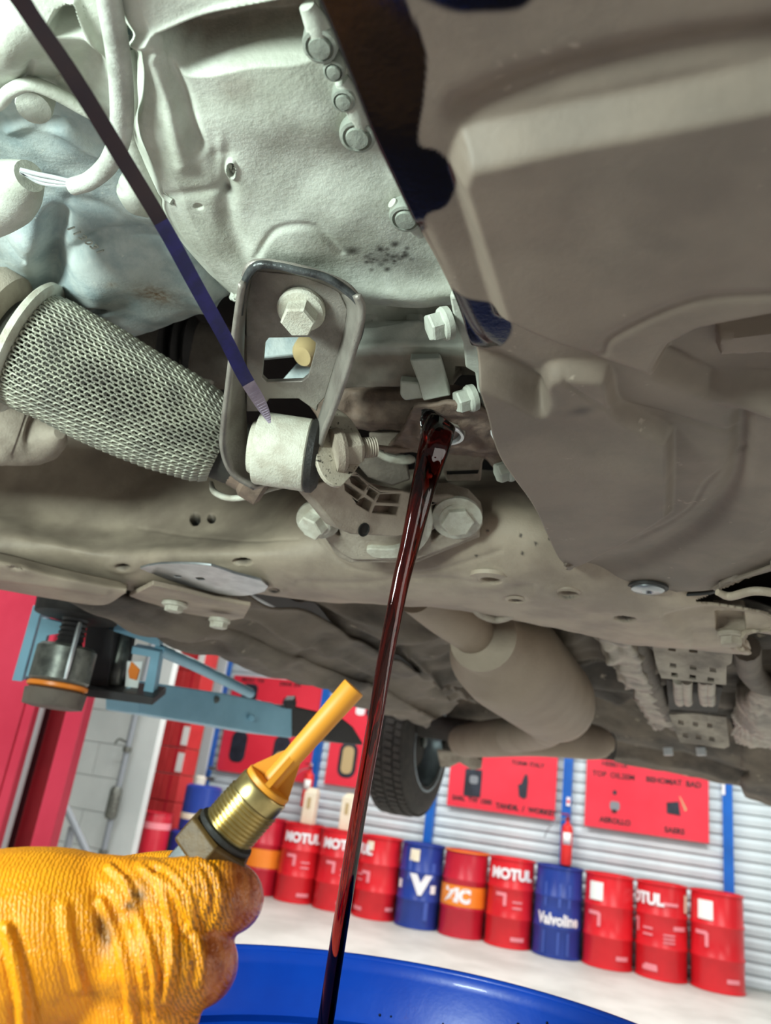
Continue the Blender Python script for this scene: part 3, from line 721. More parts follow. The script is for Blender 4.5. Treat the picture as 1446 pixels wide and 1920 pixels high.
# ---------------------------------------------------------------- undertray
ZT = .22
le = [(430, -350), (600, 0), (655, 130), (705, 255), (785, 430), (850, 560), (880, 640), (915, 745), (940, 830), (1000, 925), (1040, 1010)]
rows = []
for (x, y) in le:
    a = onz(x, y, ZT); rows.append([a, np.array([.72, a[1]-.02, a[2]])])
rows.append(Zs([(1060, 1050), (1076, 1082), (1110, 1104), (1215, 1112), (1325, 1108), (1350, 1094), (1446, 1056)], ZT-.003)+[np.array([.72, .62, EYE+ZT-.003])])
big = [(862, 300), (880, 258), (940, 240), (1446, 128), (1950, 20), (1950, 900), (1446, 765), (1330, 735), (1240, 690), (1060, 620), (955, 575), (935, 545)]
rec = [(1238, 700), (1238, 655), (1262, 615), (1310, 588), (1446, 558), (1950, 480), (1950, 800), (1446, 742), (1330, 738)]
slot = [(1347, 632), (1950, 560), (1950, 640), (1347, 668)]
low = [(880, 705), (905, 700), (960, 722), (1018, 752), (1024, 700), (1048, 682), (1126, 686), (1142, 700), (1160, 762), (1248, 808), (1256, 820), (1254, 940), (1240, 965), (1130, 1032), (1060, 1062), (1000, 980), (900, 780)]
chan = [(1060, 1075), (1200, 1048), (1310, 985), (1368, 925), (1388, 850), (1392, 790)]
feats = [plateau(big, 46, .013, True), plateau(rec, 40, -.022), plateau(slot, 10, .010), plateau(low, 22, .009, True), ridge([(870, 668), (940, 690), (1012, 728)], 16, -.007),
         ridge(chan, 20, -.007), ridge([(1050, 622), (1125, 622), (1150, 585), (1290, 520), (1446, 505), (1700, 480)], 9, -.0016),
         ridge([(1060, 690), (1150, 755), (1200, 770), (1380, 815)], 4, -.0012), ridge([(1200, 1010), (1290, 960), (1330, 900), (1400, 850)], 4, -.0010),
         ridge([(880, 205), (1000, 160), (1250, 95), (1500, 60)], 30, -.004), ridge([(790, 430), (850, 560), (900, 640), (1000, 700)], 12, -.002),
         ridge([(1300, 1090), (1400, 1030), (1446, 960), (1560, 850)], 14, .003), bump(1160, 800, 200, 60, -.003)]
ups = [(590, -40), (720, -60), (772, 20), (800, 95), (796, 180), (786, 262), (820, 278), (850, 310), (856, 345), (836, 385), (800, 402), (792, 440), (760, 430), (600, 40)]
st = lambda pts, w: (lambda x, y: sst(.5-seg_dist(x, y, spl(pts+[pts[0]])[:-1], True)/w))
stains = [st(ups, 7), st([(846, 548), (880, 560), (925, 568), (954, 590), (960, 618), (942, 646), (900, 664), (872, 650), (850, 600)], 7), st([(700, -60), (1000, -60), (985, 10), (900, 22), (830, 12)], 16)]
dk = [lambda x, y: .85*bump(1090, 748, 22, 8, 1, 2, -8)(x, y), lambda x, y: .25*bump(700, 60, 60, 160, 1)(x, y)]
tr = surf('undertray', rows, 720, 420, 'tray', CAR, feats, red=stains, green=dk, thick=.003, smooth_rows=False, nse=rough_noise(9, .0012))
meta(tr, 'dusty brown-grey moulded undertray with black wet oil stains along its edge')
tube('tray_lip', Zs([(1078, 1090), (1112, 1108), (1215, 1115), (1330, 1111), (1348, 1096)], ZT-.001), .0022, 'rubber', tr, 8, 30)
p = onz(1215, 1101, ZT-.004)
hexless = lathe('push_clip', [(.0155, .0), (.0155, .003), (.013, .0045), (.006, .005), (.004, .003), (.001, .003)], p, DOWN, 'steel', tr, 28)
lathe('clip_washer', [(.019, -.001), (.019, .0012), (.0155, .0015)], p, DOWN, 'rubber', tr, 28)

# ---------------------------------------------------------------- oil pan / engine casting
ZP = .312
pl_ = [(150, -300), (222, 0), (262, 85), (262, 180), (256, 245), (288, 335), (325, 425), (388, 502), (440, 552)]
pr_ = [(760, -300), (720, 0), (750, 85), (790, 180), (810, 245), (850, 335), (880, 425), (900, 502), (920, 575)]
rows = []
for (a, b) in zip(pl_, pr_):
    rows.append([onz(a[0]-6, a[1], ZP+.07), onz(a[0]-2, a[1], ZP+.02), onz(a[0]+8, a[1], ZP+.003)]+Zs([(a[0]+40, a[1]), (a[0]*.5+b[0]*.5, a[1]*.5+b[1]*.5), b], ZP))
rows.append([onz(440, 556, ZP+.07), onz(444, 557, ZP+.02), onz(452, 558, ZP+.003)]+Zs([(490, 560), (680, 566), (920, 584)], ZP+.003))
pocket = [(300, 70), (420, 32), (575, 5), (572, 60), (585, 100), (470, 112), (375, 128), (338, 118)]
feats = [plateau(pocket, 36, -.028, True), ridge([(230, 88), (330, 58), (440, 22), (620, -20)], 12, .005),
         ridge([(312, 110), (340, 180), (370, 268)], 13, -.006), ridge([(296, 110), (322, 200), (345, 300)], 20, .004),
         bump(415, 300, 10, 40, .002), disc(434, 316, 11, 19, 5, .0025), disc(435, 315, 7, 13, 4, -.008),
         ridge([(415, 290), (425, 350), (430, 420), (470, 500)], 18, -.003), bump(540, 440, 90, 70, .005), bump(480, 500, 30, 40, .0035),
         ridge([(480, 480), (520, 425), (590, 420), (640, 470)], 7, -.0012), bump(650, 330, 130, 60, -.003), bump(540, 200, 140, 60, .004),
         disc(372, 389, 8, 5, 3, -.002), ridge([(300, 375), (380, 360), (420, 350)], 10, -.0016), bump(425, 362, 9, 9, -.0025),
         ridge([(470, 545), (650, 548), (850, 552)], 14, .003), bump(620, 230, 50, 40, .002), ridge([(560, 30), (640, 170), (700, 270), (790, 430), (840, 560)], 40, -.003)]
_rg = np.random.RandomState(4); _sp = [(722+_rg.normal()*24, 482+_rg.normal()*13, _rg.uniform(3, 11), _rg.uniform(.5, 1)) for _ in range(46)]
grime = [lambda x, y: .55*bump(724, 482, 44, 25, 1, 2, 5)(x, y)]+[(lambda q: lambda x, y: q[3]*bump(q[0], q[1], q[2], q[2]*.7, 1)(x, y))(q) for q in _sp]+[lambda x, y: 0*x, lambda x, y: .9*bump(660, 468, 18, 9, 1)(x, y), lambda x, y: .75*bump(427, 362, 9, 10, 1)(x, y), lambda x, y: .6*bump(434, 320, 6, 11, 1)(x, y)]  # last two entries: darker tone in the pit and bolt hole
tan = [lambda x, y: .8*sst(.5-seg_dist(x, y, pocket, True)/16), lambda x, y: .45*bump(440, 160, 40, 30, 1)(x, y)]  # brown tone of the unlit pocket, shade put into the colour
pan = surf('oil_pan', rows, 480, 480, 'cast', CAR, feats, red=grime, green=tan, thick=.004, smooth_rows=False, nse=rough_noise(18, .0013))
meta(pan, 'pale mint-grey cast oil pan flecked with grime')
for (x, y, r) in ((602, 78, 32), (628, 124, 20), (646, 180, 22), (672, 248, 33), (762, 402, 30)):
    p = onz(x, y, ZP-.002); rr = r*depth_of(p)/F*1.05
    o = lathe('flange_bolt', [(rr*1.05, -.006), (rr*1.02, .002), (rr*.97, .004), (rr*.80, .0045), (rr*.74, .003), (rr*.66, .0032), (rr*.6, .0055), (rr*.1, .006)], p, unit(DOWN+.15*unit(E0-p)), 'bolt_grey', pan, 24)
# plain flange lip against the tray edge
for a_, b_, r_ in (((575, 10), (612, 110), .006), ((640, 150), (690, 262), .006), ((735, 380), (790, 440), .005)):
    tube('flange_lip', Zs([a_, ((a_[0]+b_[0])/2+6, (a_[1]+b_[1])/2), b_], ZP-.001), [r_*.6, r_, r_*.6], 'cast', pan, 10, 10)

# ---------------------------------------------------------------- gearbox casting at the left
ZG = .365
rows = []
for y, l, r in ((-80, -260, 330), (60, -260, 330), (180, -260, 330), (300, -260, 345), (400, -260, 380), (500, -260, 430)):
    rows.append(Zs([(l, y), (l*.6+r*.4, y), (r, y)], ZG))
rows.append(Zs([(-260, 640), (100, 630), (235, 610), (330, 575), (395, 545), (440, 520)], ZG))
rows.append(Zs([(-260, 668), (100, 655), (250, 633), (330, 603), (402, 570), (450, 540)], ZG+.012))
rows.append(Zs([(-260, 655), (100, 642), (250, 622), (330, 594), (398, 560), (445, 530)], ZG+.05))
feats = [ridge([(105, 425), (98, 480), (92, 540), (80, 580)], 26, -.018), ridge([(135, 478), (185, 445), (240, 440), (300, 452)], 13, -.008), bump(60, 460, 45, 45, .012),
         bump(230, 510, 90, 50, .012), bump(180, 540, 40, 50, .006), ridge([(330, 460), (370, 520), (390, 580)], 18, .006), ridge([(380, 440), (420, 520)], 16, -.02),
         bump(130, 270, 80, 50, .006), bump(60, 380, 60, 30, -.004), bump(250, 400, 60, 26, .004), ridge([(130, 380), (200, 395), (280, 440)], 14, -.003),
         bump(185, 580, 13, 6, -.010), ridge([(0, 440), (30, 465), (48, 478)], 4, -.003), ridge([(20, 235), (60, 225), (130, 240), (190, 280)], 10, .004), bump(100, 225, 25, 8, -.008)]
rust = [lambda x, y: .9*bump(292, 545, 42, 18, 1, 2, 25)(x, y), lambda x, y: .6*bump(218, 510, 12, 6, 1)(x, y)]
valley_shade = [lambda x, y: .35*bump(95, 490, 22, 50, 1)(x, y)]  # soft shadow in the casting's valley, painted into the colour
gb = surf('gearbox_housing', rows, 240, 260, 'cast_blue', CAR, feats, red=valley_shade, green=rust, thick=.004, smooth_rows=False, nse=rough_noise(20, .002))
meta(gb, 'blue-grey cast gearbox housing with a rust patch')
# cast digits on it
V, Fc = textmesh('1130311', .011, 0, .0005); pl = (onz(170, 448, ZG-.004), DOWN)
ux = unit(onpl(200, 476, pl)-onpl(140, 428, pl)); uy = np.cross(ux, -pl[1])
mesh('cast_number', [onpl(168, 452, pl)+ux*v[0]-uy*v[1]+DOWN*(.001+v[2]) for v in V], Fc, 'hose', gb, False)
# upper left cover with its arched rim, bolts, hose, plug
ZC = .34
rows = [Zs([(-120, -120), (40, -120), (150, -120), (250, -120)], ZC), Zs([(-120, 0), (40, 0), (120, 0), (240, 0)], ZC-.004), Zs([(-120, 60), (40, 60), (110, 70), (235, 80)], ZC-.006),
        Zs([(-120, 120), (30, 120), (90, 130), (230, 150)], ZC), Zs([(-120, 195), (10, 165), (70, 150), (210, 220)], ZC+.006), Zs([(-120, 215), (5, 178), (72, 160), (215, 235)], ZC+.03)]
feats = [bump(20, 70, 60, 60, .012), plateau([(92, 52), (108, 20), (140, 5), (160, 66), (100, 58)], 10, -.02), ridge([(140, 0), (168, 60), (215, 150)], 10, .004), ridge([(60, 100), (50, 140)], 8, -.003), disc(130, 155, 24, 18, 5, .002), bump(170, 120, 40, 30, -.008)]
cv = surf('engine_cover', rows, 150, 150, 'cast', CAR, feats, red=[lambda x, y: 0*x], thick=.004, smooth_rows=False, nse=rough_noise(22, .0015))
tube('arched_rim', Zs([(-60, 215), (-5, 195), (18, 172), (55, 158), (100, 172), (150, 200), (210, 236)], ZC-.004), [.0038, .004, .0038, .0038, .004, .0038, .003], 'cast', cv, 12, 40)
p = onz(66, 192, ZC+.012); lathe('boss_bolt', [(.0105, -.03), (.0105, .004), (.0098, .006), (.001, .0062)], p, unit(DOWN+np.array([.25, -.1, 0])), 'cast', cv, 20)
hs = tube('hose', Zs([(192, -120), (205, 0), (220, 90), (228, 170), (226, 250), (205, 305), (170, 338), (136, 350)], ZC-.03), [.0056, .0056, .0058, .006, .006, .0056, .0052, .0050], 'hose', CAR, 20, 60)
meta(hs, 'pale grey rubber hose bending down over the casting')
cn = tube('wire_plug', Zs([(-60, 395), (0, 372), (28, 352), (56, 330)], ZC-.012), [.022, .021, .018, .010], 'cast', CAR, 18, 16)
meta(cn, 'pale crusted connector with thin wires')
for d in ((0, 0), (4, 8), (2, 14)):
    tube('wire', Zs([(38, 318+d[0]), (70, 326+d[1]), (100, 332+d[1]), (134, 340+d[1]*.5)], ZC-.016), .0013, 'white_pipe', cn, 6, 14)
tube('side_pipe', Zs([(236, 80), (252, 160), (250, 240), (262, 300), (300, 390)], ZG-.012), [.006, .0065, .006, .0075, .009], 'cast', gb, 14, 30)
tube('side_boss', Zs([(232, 330), (250, 345), (262, 372), (284, 392)], ZG-.012), [.006, .012, .012, .007], 'cast', gb, 14, 14)

# ---------------------------------------------------------------- braided flex pipe
A0 = onz(30, 642, .315); A1 = onz(418, 838, .268); axf = unit(A1-A0); LF = np.linalg.norm(A1-A0)
flex = lathe('flex_pipe', [(.033, -.03), (.036, 0), (.047, .02), (.048, LF*.4), (.043, LF*.75), (.036, LF*.95), (.030, LF), (.026, LF+.05)], A0, axf, 'braid_core', CAR, 48)
meta(flex, 'knitted metal mesh flex pipe of the exhaust')
prof = lambda t: np.interp(t, [0, .06, .14, .4, .75, .93, 1.0], [.043, .050, .0515, .0505, .0455, .0400, .034])
# dense knit: interlocking loops course by course, all real wire
u, v, _ = frame(axf); NW = 46; NCO = 30; V = []; Fc = []; LB = LF*1.0
wr = .00108; SEG = 9
pertk = lambda a, t: 1+.018*math.sin(3*a+9*t)+.02*math.exp(-((t-.22)/.08)**2)*math.cos(a*2-.6)
for c in range(NCO):
    for w in range(NW):
        pts = []
        a0 = 2*np.pi*w/NW; dA = 2*np.pi/NW; h = 1.0/NCO
        for s in range(SEG):
            q = s/(SEG-1); an = math.pi*2*q
            # omega-shaped loop
            da = (q-.5)*dA*1.0+.20*dA*math.sin(2*an); dt = (.5-.5*math.cos(an))*h*1.75
            t = .015+.985*(c*h+dt*.92); t = min(t, 1.0)
            a = a0+da; r = prof(t)*pertk(a, t)+.0009*math.cos(an)*1.0
            pts.append(A0+axf*(t*LB)+r*(math.cos(a)*u+math.sin(a)*v))
        pts = np.array(pts)
        if np.dot(pts[SEG//2]-(A0+axf*(LB*c*h)), E0-pts[SEG//2]) < -.004: continue
        b0 = len(V); VV, FF = tube_data(pts, wr, 4, False); V += VV; Fc += [tuple(b0+i for i in f) for f in FF]
br = mesh('mesh_sleeve', V, Fc, 'braid', flex, True, 180); br['kind'] = 'stuff'
col = lathe('end_collar', [(.030, -.006), (.058, -.006), (.0605, -.004), (.0605, .0), (.058, .002), (.046, .003)], A0+axf*.012, axf, 'pale', flex, 56)
lathe('weld_ring', [(.03, -.05), (.048, -.045), (.054, -.033), (.052, -.018), (.042, -.012), (.03, -.011)], A0+axf*.004, axf, 'dusty', flex, 48)
lathe('pipe_bell', [(.05, -.45), (.05, -.07), (.046, -.05), (.03, -.042)], A0, axf, 'dusty', flex, 40)
lathe('outlet_pipe', [(.027, -.02), (.027, .03), (.03, .034), (.030, .05), (.024, .053)], A1, unit(axf+np.array([0, 0, -.10])), 'rust_pipe', flex, 32)
tube('pipe_below', Zs([(-450, 760), (-40, 800), (40, 815), (82, 822), (112, 812)], .30), [.045, .040, .034, .026, .006], 'dusty', flex, 24, 20)
sr = tube('heat_strap', [dep(x, y, d) for x, y, d in ((396, 905, .73), (402, 922, .72), (430, 934, .715), (470, 930, .71), (500, 918, .70), (530, 912, .70))], [.002, .003, .003, .003, .003, .002], 'pale', flex, 10, 24)

# ---------------------------------------------------------------- engine mount bracket
PB = plane3(onz(470, 510, .305), onz(660, 560, .300), onz(545, 905, .232))
NB = PB[1]
web_o = [(462, 570), (470, 520), (482, 507), (520, 512), (560, 516), (600, 527), (636, 548), (652, 580), (648, 620), (610, 745), (596, 760), (594, 772), (560, 748), (505, 748), (488, 772), (462, 772)]
web_h = [(504, 634), (580, 633), (592, 643), (591, 656), (578, 705), (566, 715), (500, 717), (491, 708), (496, 645)]
bk = plate('mount_bracket', web_o, [web_h], PB, .0045, 'bracket', CAR, .0008)
meta(bk, 'grey U-shaped engine mount bracket with a square window')
def flange(name, back, fr, off, m='bracket', t=.0038, n=40):
    B = [onpl(x, y, PB) for x, y in back]; Pf = (PB[0]+NB*off, NB); Fr = [onpl(x, y, Pf) for x, y in fr]
    return surf(name, [B, Fr], n, 5, m, bk, thick=t, ang=60)
flange('left_flange', [(474, 512), (462, 580), (458, 680), (462, 770), (466, 830), (482, 888), (505, 905)], [(458, 535), (448, 600), (432, 720), (421, 800), (419, 845), (436, 885), (480, 912)], .026)
flange('right_flange', [(640, 552), (650, 590), (628, 680), (604, 760), (592, 800), (584, 850), (590, 890)], [(668, 556), (676, 590), (655, 672), (628, 752), (602, 818), (592, 862), (602, 892)], .026)
flange('top_flange', [(472, 520), (484, 508), (560, 518), (632, 546), (648, 570)], [(461, 524), (480, 497), (560, 507), (640, 535), (672, 566)], .016)
Pf = (PB[0]+NB*.026, NB)
tube('worn_edge', [onpl(x, y, (PB[0]+NB*.017, NB)) for x, y in ((452, 590), (457, 535), (480, 499), (520, 499), (560, 508), (610, 520), (650, 545), (676, 574), (676, 620), (664, 660))], [.0014, .0024, .0028, .0024, .0026, .0026, .0026, .0026, .0022, .0012], 'black_edge', bk, 10, 60)
# ear carrying the through bolt at the right
PE = plane3(dep(600, 800, .585), dep(690, 850, .60), dep(630, 905, .575))
plate('bolt_ear', [(632, 765), (660, 788), (684, 835), (676, 868), (652, 900), (636, 912), (612, 900), (598, 876), (594, 850), (606, 815)], [], PE, .004, 'speckle', bk, .0008, 0, 4)
p = onpl(567, 575, PB); axb = unit(NB*.75+np.array([0, 0, -.45])+.3*unit(E0-p))
bo = hexbolt('flange_bolt', p+axb*.003, axb, .0165, .0118, .0165, 'pale', bk, .004, .3)
# bushing between the flanges
b0 = dep(474, 838, .600); b1 = dep(606, 858, .600); axu = unit(b1-b0); LBu = np.linalg.norm(b1-b0)
rb = .0285
bu = lathe('mount_bushing', [(.012, -.002), (.020, -.001), (.022, .004), (rb-.001, .004), (rb, .006), (rb, LBu*.78), (rb-.001, LBu*.80)], b0, axu, 'pale', CAR, 56)
meta(bu, 'round steel mount bushing held between the bracket flanges')
lathe('rubber_ring', [(rb-.002, LBu*.79), (rb+.0006, LBu*.82), (rb+.0003, LBu*.9), (rb-.004, LBu*.96), (.014, LBu*.98)], b0, axu, 'rubber', bu, 48)
# through bolt: flange nut and protruding thread
n0 = dep(628, 846, .585); axn = unit(dep(700, 838, .595)-n0)
hexbolt('flange_nut', n0, axn, .0180, .0135, .020, 'dusty', bu, .006, .2)
lathe('bolt_thread', thread_profile(.0082, .015, .0019, .001, .018)+[(.006, .0335), (.001, .034)], n0, axn, 'dusty', bu, 24)

# ---------------------------------------------------------------- ribbed torque arm
PT = plane3(dep(600, 930, .625), dep(790, 950, .70), dep(660, 1000, .655))
arm_o = [(592, 908), (640, 893), (652, 880), (668, 884), (690, 903), (712, 918), (755, 920), (790, 928), (812, 948), (806, 975), (775, 998), (745, 1006), (660, 1002), (632, 990), (600, 950), (578, 925)]
cells = [[(655, 893), (672, 893), (690, 911), (683, 921), (660, 906)], [(693, 914), (710, 925), (702, 937), (688, 927)], [(713, 927), (752, 926), (748, 944), (706, 942)],
         [(646, 905), (657, 911), (680, 928), (672, 938), (648, 920)], [(684, 932), (699, 942), (693, 960), (668, 945)], [(704, 948), (748, 950), (744, 966), (698, 962)]]
arm = plate('torque_arm', arm_o, cells, PT, .018, 'dusty', CAR, .0012)
meta(arm, 'cast torque arm with open rib cells')
plate('cell_floor', [(650, 890), (690, 905), (755, 922), (790, 940), (745, 970), (690, 968), (645, 925)], [], PT, .004, 'rust_pipe', arm, 0, -.012)
lathe('drain_hole', [(.0055, 0), (.0062, .0004), (.0062, .0006), (.0055, .0008), (.004, -.002), (.001, -.003)], onpl(682, 993, PT), PT[1], 'hole_dark', arm, 20)  # dark disc laid on, hole depth given by colour

# ---------------------------------------------------------------- mount plate on the subframe
cm = dep(740, 990, .725); PM = (cm, unit(unit(E0-cm)*.75+np.array([0, 0, -.8])))
mp_o = [(572, 980), (578, 962), (594, 953), (620, 962), (650, 985), (680, 1000), (760, 1000), (800, 960), (806, 930), (840, 928), (878, 940), (902, 965), (906, 985), (895, 1003), (860, 1020), (775, 1052), (660, 1051), (640, 1040), (612, 1012)]
mp = plate('mount_plate', mp_o, [[(808, 950), (832, 942), (838, 958), (826, 970), (816, 966)], [(806, 998), (832, 984), (836, 994), (818, 1012), (808, 1014)], [(622, 985), (634, 992), (640, 1008), (628, 1004)]], PM, .022, 'dusty', CAR, .002, 0, 0)
meta(mp, 'angular mount plate with two hex bolts on the subframe')
plate('plate_step', [(600, 1000), (640, 1038), (660, 1047), (775, 1048), (880, 1012), (898, 1000), (900, 1012), (780, 1060), (655, 1060), (630, 1048)], [], PM, .018, 'dusty', mp, .001, -.004)
plate('ring_housing', spl([(800, 930), (812, 965), (806, 1000), (780, 1030), (740, 1040), (700, 1038), (690, 1022), (740, 1022), (778, 1000), (792, 965), (788, 932), (800, 930)], 3)[:-1], [], PM, .02, 'pale', mp, .001, .006)
plate('ring_rubber', [(640, 1000), (690, 1000), (792, 940), (794, 975), (770, 1005), (720, 1024), (650, 1020)], [], PM, .01, 'rubber', mp, 0, -.004)
for (x, y, rr) in ((597, 975, .0135), (857, 971, .0150)):
    p = onpl(x, y, PM); ax = unit(PM[1]+(np.array([-.5, 0, 0]) if x < 700 else np.array([.15, 0, 0])))
    lathe('washer', [(rr*1.55, -.002), (rr*1.55, .0016), (rr*1.45, .002), (rr, .002)], p, PM[1], 'pale', mp, 28)
    hexbolt('hex_bolt', p+PM[1]*.001, ax, rr*1.12, rr, .0095 if x > 700 else .014, 'pale', mp, .003, .35)
# ---------------------------------------------------------------- engine rear block, flange and sump with the drain hole
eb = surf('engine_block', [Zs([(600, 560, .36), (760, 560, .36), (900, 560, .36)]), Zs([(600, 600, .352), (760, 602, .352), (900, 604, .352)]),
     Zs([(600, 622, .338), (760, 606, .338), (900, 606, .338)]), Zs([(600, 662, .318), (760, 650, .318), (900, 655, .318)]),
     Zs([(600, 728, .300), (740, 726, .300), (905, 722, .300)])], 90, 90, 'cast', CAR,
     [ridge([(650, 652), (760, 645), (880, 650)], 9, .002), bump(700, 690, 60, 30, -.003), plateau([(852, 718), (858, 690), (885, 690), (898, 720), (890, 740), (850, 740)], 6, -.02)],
     red=[lambda x, y: 0*x], green=[lambda x, y: sst((y-655)/18)*.8], thick=.006, nse=rough_noise(40, .002), smooth_cols=False)  # green mask: unlit brown of the face below the ledge, painted in
meta(eb, 'stepped rear face of the engine block above the drain hole')
pl = (dep(800, 700, .575), unit(MC[:, 2]+np.array([0, 0, -.5])))
plate('cast_fin', [(768, 674), (826, 671), (832, 690), (846, 742), (794, 752), (786, 720)], [], pl, .03, 'cast', eb, .0015)
plate('cast_tab', [(750, 718), (786, 722), (796, 752), (758, 756), (750, 746)], [], pl, .02, 'cast', eb, .0015, -.008)
lw = surf('sump_wall', [Zs([(560, 715, .335), (740, 722, .335), (960, 720, .335)]), Zs([(560, 735, .318), (700, 738, .318), (960, 740, .318)]), Zs([(600, 790, .300), (700, 796, .300), (800, 800, .300), (960, 810, .300)]),
     Zs([(600, 806, .300), (700, 808, .300), (800, 812, .300), (960, 830, .300)])], 60, 40, 'rust_pipe', CAR, [bump(660, 770, 14, 30, -.006), bump(690, 770, 10, 30, .003), ridge([(600, 782), (780, 792)], 5, .002)], thick=.005, nse=rough_noise(40, .002))
meta(lw, 'brown dusty wall of the sump behind the drain hole')
ZD = .272
dc = onz(830, 812, ZD)
sump = surf('sump_floor', [Zs([(775, 762), (850, 755), (905, 768), (930, 800)], ZD+.004), Zs([(760, 800), (840, 790), (905, 800), (945, 830)], ZD+.003), Zs([(740, 828), (830, 835), (890, 842), (955, 868)], ZD+.003), Zs([(720, 848), (830, 852), (900, 858), (975, 900)], ZD+.010)],
     60, 50, 'rust_pipe', CAR, [disc(830, 810, 52, 28, 10, .003), bump(905, 828, 30, 14, .006), bump(930, 860, 18, 16, .004)], thick=.004, nse=rough_noise(50, .002))
meta(sump, 'brown sump floor around the open drain hole')
# open drain hole: bright machined ring with a dark bore
lathe('drain_ring', [(.0172, .004), (.0178, -.001), (.0174, -.0025), (.0150, -.0025), (.0138, -.0005), (.0136, .012), (.0134, .020)], dc, (0, 0, 1), 'steel', sump, 48, False)
lathe('drain_bore', [(.0136, .004), (.0133, .02), (.001, .021)], dc, (0, 0, 1), 'waste_oil', sump, 32, False)
lathe('ring_boss', [(.0190, .006), (.0182, .0005), (.0176, -.0002)], dc, (0, 0, 1), 'pale', sump, 48, False)
# oil running over the lip
smear = surf('oil_smear', [[dep(x, y, .583) for x, y in ((790, 768), (800, 766), (814, 770))], [dep(x, y, .584) for x, y in ((790, 780), (804, 780), (822, 784))], [dep(x, y, .582) for x, y in ((788, 796), (804, 796), (824, 796))], [dep(x, y, .579) for x, y in ((800, 812), (815, 812), (828, 810))]], 16, 20, 'waste_oil', sump, thick=.001, nse=rough_noise(120, .002))
# flange strip at the tray edge with nuts
PF = plane3(onz(840, 560, .297), onz(990, 920, .262), onz(900, 600, .293))
fs = plate('side_flange', [(842, 556), (850, 600), (868, 645), (872, 690), (890, 700), (895, 735), (905, 770), (915, 790), (935, 812), (950, 850), (962, 880), (972, 905), (990, 935), (1040, 935), (960, 760), (900, 600), (880, 556)], [], PF, .012, 'cast', CAR, .002)
meta(fs, 'pale crusted flange strip running along the tray edge')
for x, y, r in ((838, 606, .0115), (886, 746, .0105), (958, 880, .0105)):
    p = onpl(x, y, PF); hexbolt('flange_nut', p+PF[1]*.0, unit(MC[:, 2]*.3+np.array([-.9, -.1, -.35])), r, r*.85, .013, 'cast', fs, .004, .5)
plate('gasket_edge', [(920, 790), (932, 800), (945, 828), (956, 850), (950, 855), (934, 830), (922, 808)], [], PF, .004, 'label_white', fs, .0006, .004)
for q in range(9):
    x = 924+q*3.6; y = 796+q*6.6; tube('gasket_tooth', [onpl(x-4, y, (PF[0]+PF[1]*.005, PF[1])), onpl(x+5, y+1, (PF[0]+PF[1]*.005, PF[1]))], .0005, 'black', fs, 5)
# rod behind the drain, loose bits in the gap
tube('shift_rod', [dep(x, y, d) for x, y, d in ((692, 836, .64), (740, 842, .66), (770, 842, .665), (784, 828, .665), (792, 812, .66))], .0022, 'rust_pipe', CAR, 8, 20)
PX = lambda d: (dep(760, 870, d), unit(MC[:, 2]+np.array([0, 0, -.35])))
gp = plate('rear_cover', [(690, 812), (780, 810), (940, 820), (950, 850), (880, 850), (780, 846), (700, 842)], [], PX(.70), .012, 'dusty', CAR, .003)
plate('cross_plate', [(822, 848), (912, 852), (905, 868), (902, 902), (838, 903), (830, 880)], [], PX(.76), .006, 'dusty', CAR, .002)
plate('slot_shade', [(838, 884), (898, 882), (896, 888), (838, 890)], [], PX(.758), .004, 'hole_dark', CAR, 0)  # dark strip laid on the plate as the shade of a slot
plate('round_cover', spl([(700, 842), (740, 858), (770, 856), (780, 866), (760, 872), (730, 868), (700, 852), (700, 842)], 2)[:-1], [], PX(.74), .01, 'pale', CAR, .002)
plate('inner_plate', [(660, 860), (700, 850), (760, 855), (770, 900), (735, 912), (690, 895)], [], PX(.79), .01, 'dusty_dark', CAR, .002)
plate('white_guard', [(672, 780), (690, 800), (720, 800), (720, 806), (688, 808), (668, 790)], [], PX(.71), .003, 'cast', CAR, .001)
# parts seen through the bracket window and between gearbox and subframe
plate('casting_corner', [(488, 620), (600, 620), (560, 665), (490, 672)], [], (dep(540, 650, .68), unit(MC[:, 2])), .01, 'cast_blue', CAR, .002)
plate('inner_web', [(600, 655), (610, 720), (520, 722), (548, 690), (575, 660)], [], (dep(560, 690, .72), unit(MC[:, 2])), .01, 'cast_blue', CAR, .002)
tube('brass_boss', [dep(598, 628, .70), dep(575, 662, .665), dep(566, 668, .66)], [.014, .013, .009], 'print_tan', CAR, 18)
tube('drive_shaft', [dep(250, 650, .86), dep(400, 668, .86), dep(450, 674, .86), dep(462, 675, .86)], [.034, .036, .034, .02], 'dusty_dark', CAR, 24)
for q, x in enumerate((308, 330, 350)): lathe('shaft_boot', [(.03, 0), (.046-.004*q, .006), (.03, .014)], dep(x, 655, .855), unit(dep(640, 690, .86)-dep(250, 650, .86)), 'rubber', CAR, 28, False)
plate('steering_arm', [(300, 690), (330, 700), (400, 712), (388, 730), (345, 735), (300, 722)], [], (dep(350, 710, .80), unit(MC[:, 2])), .012, 'pale', CAR, .003)

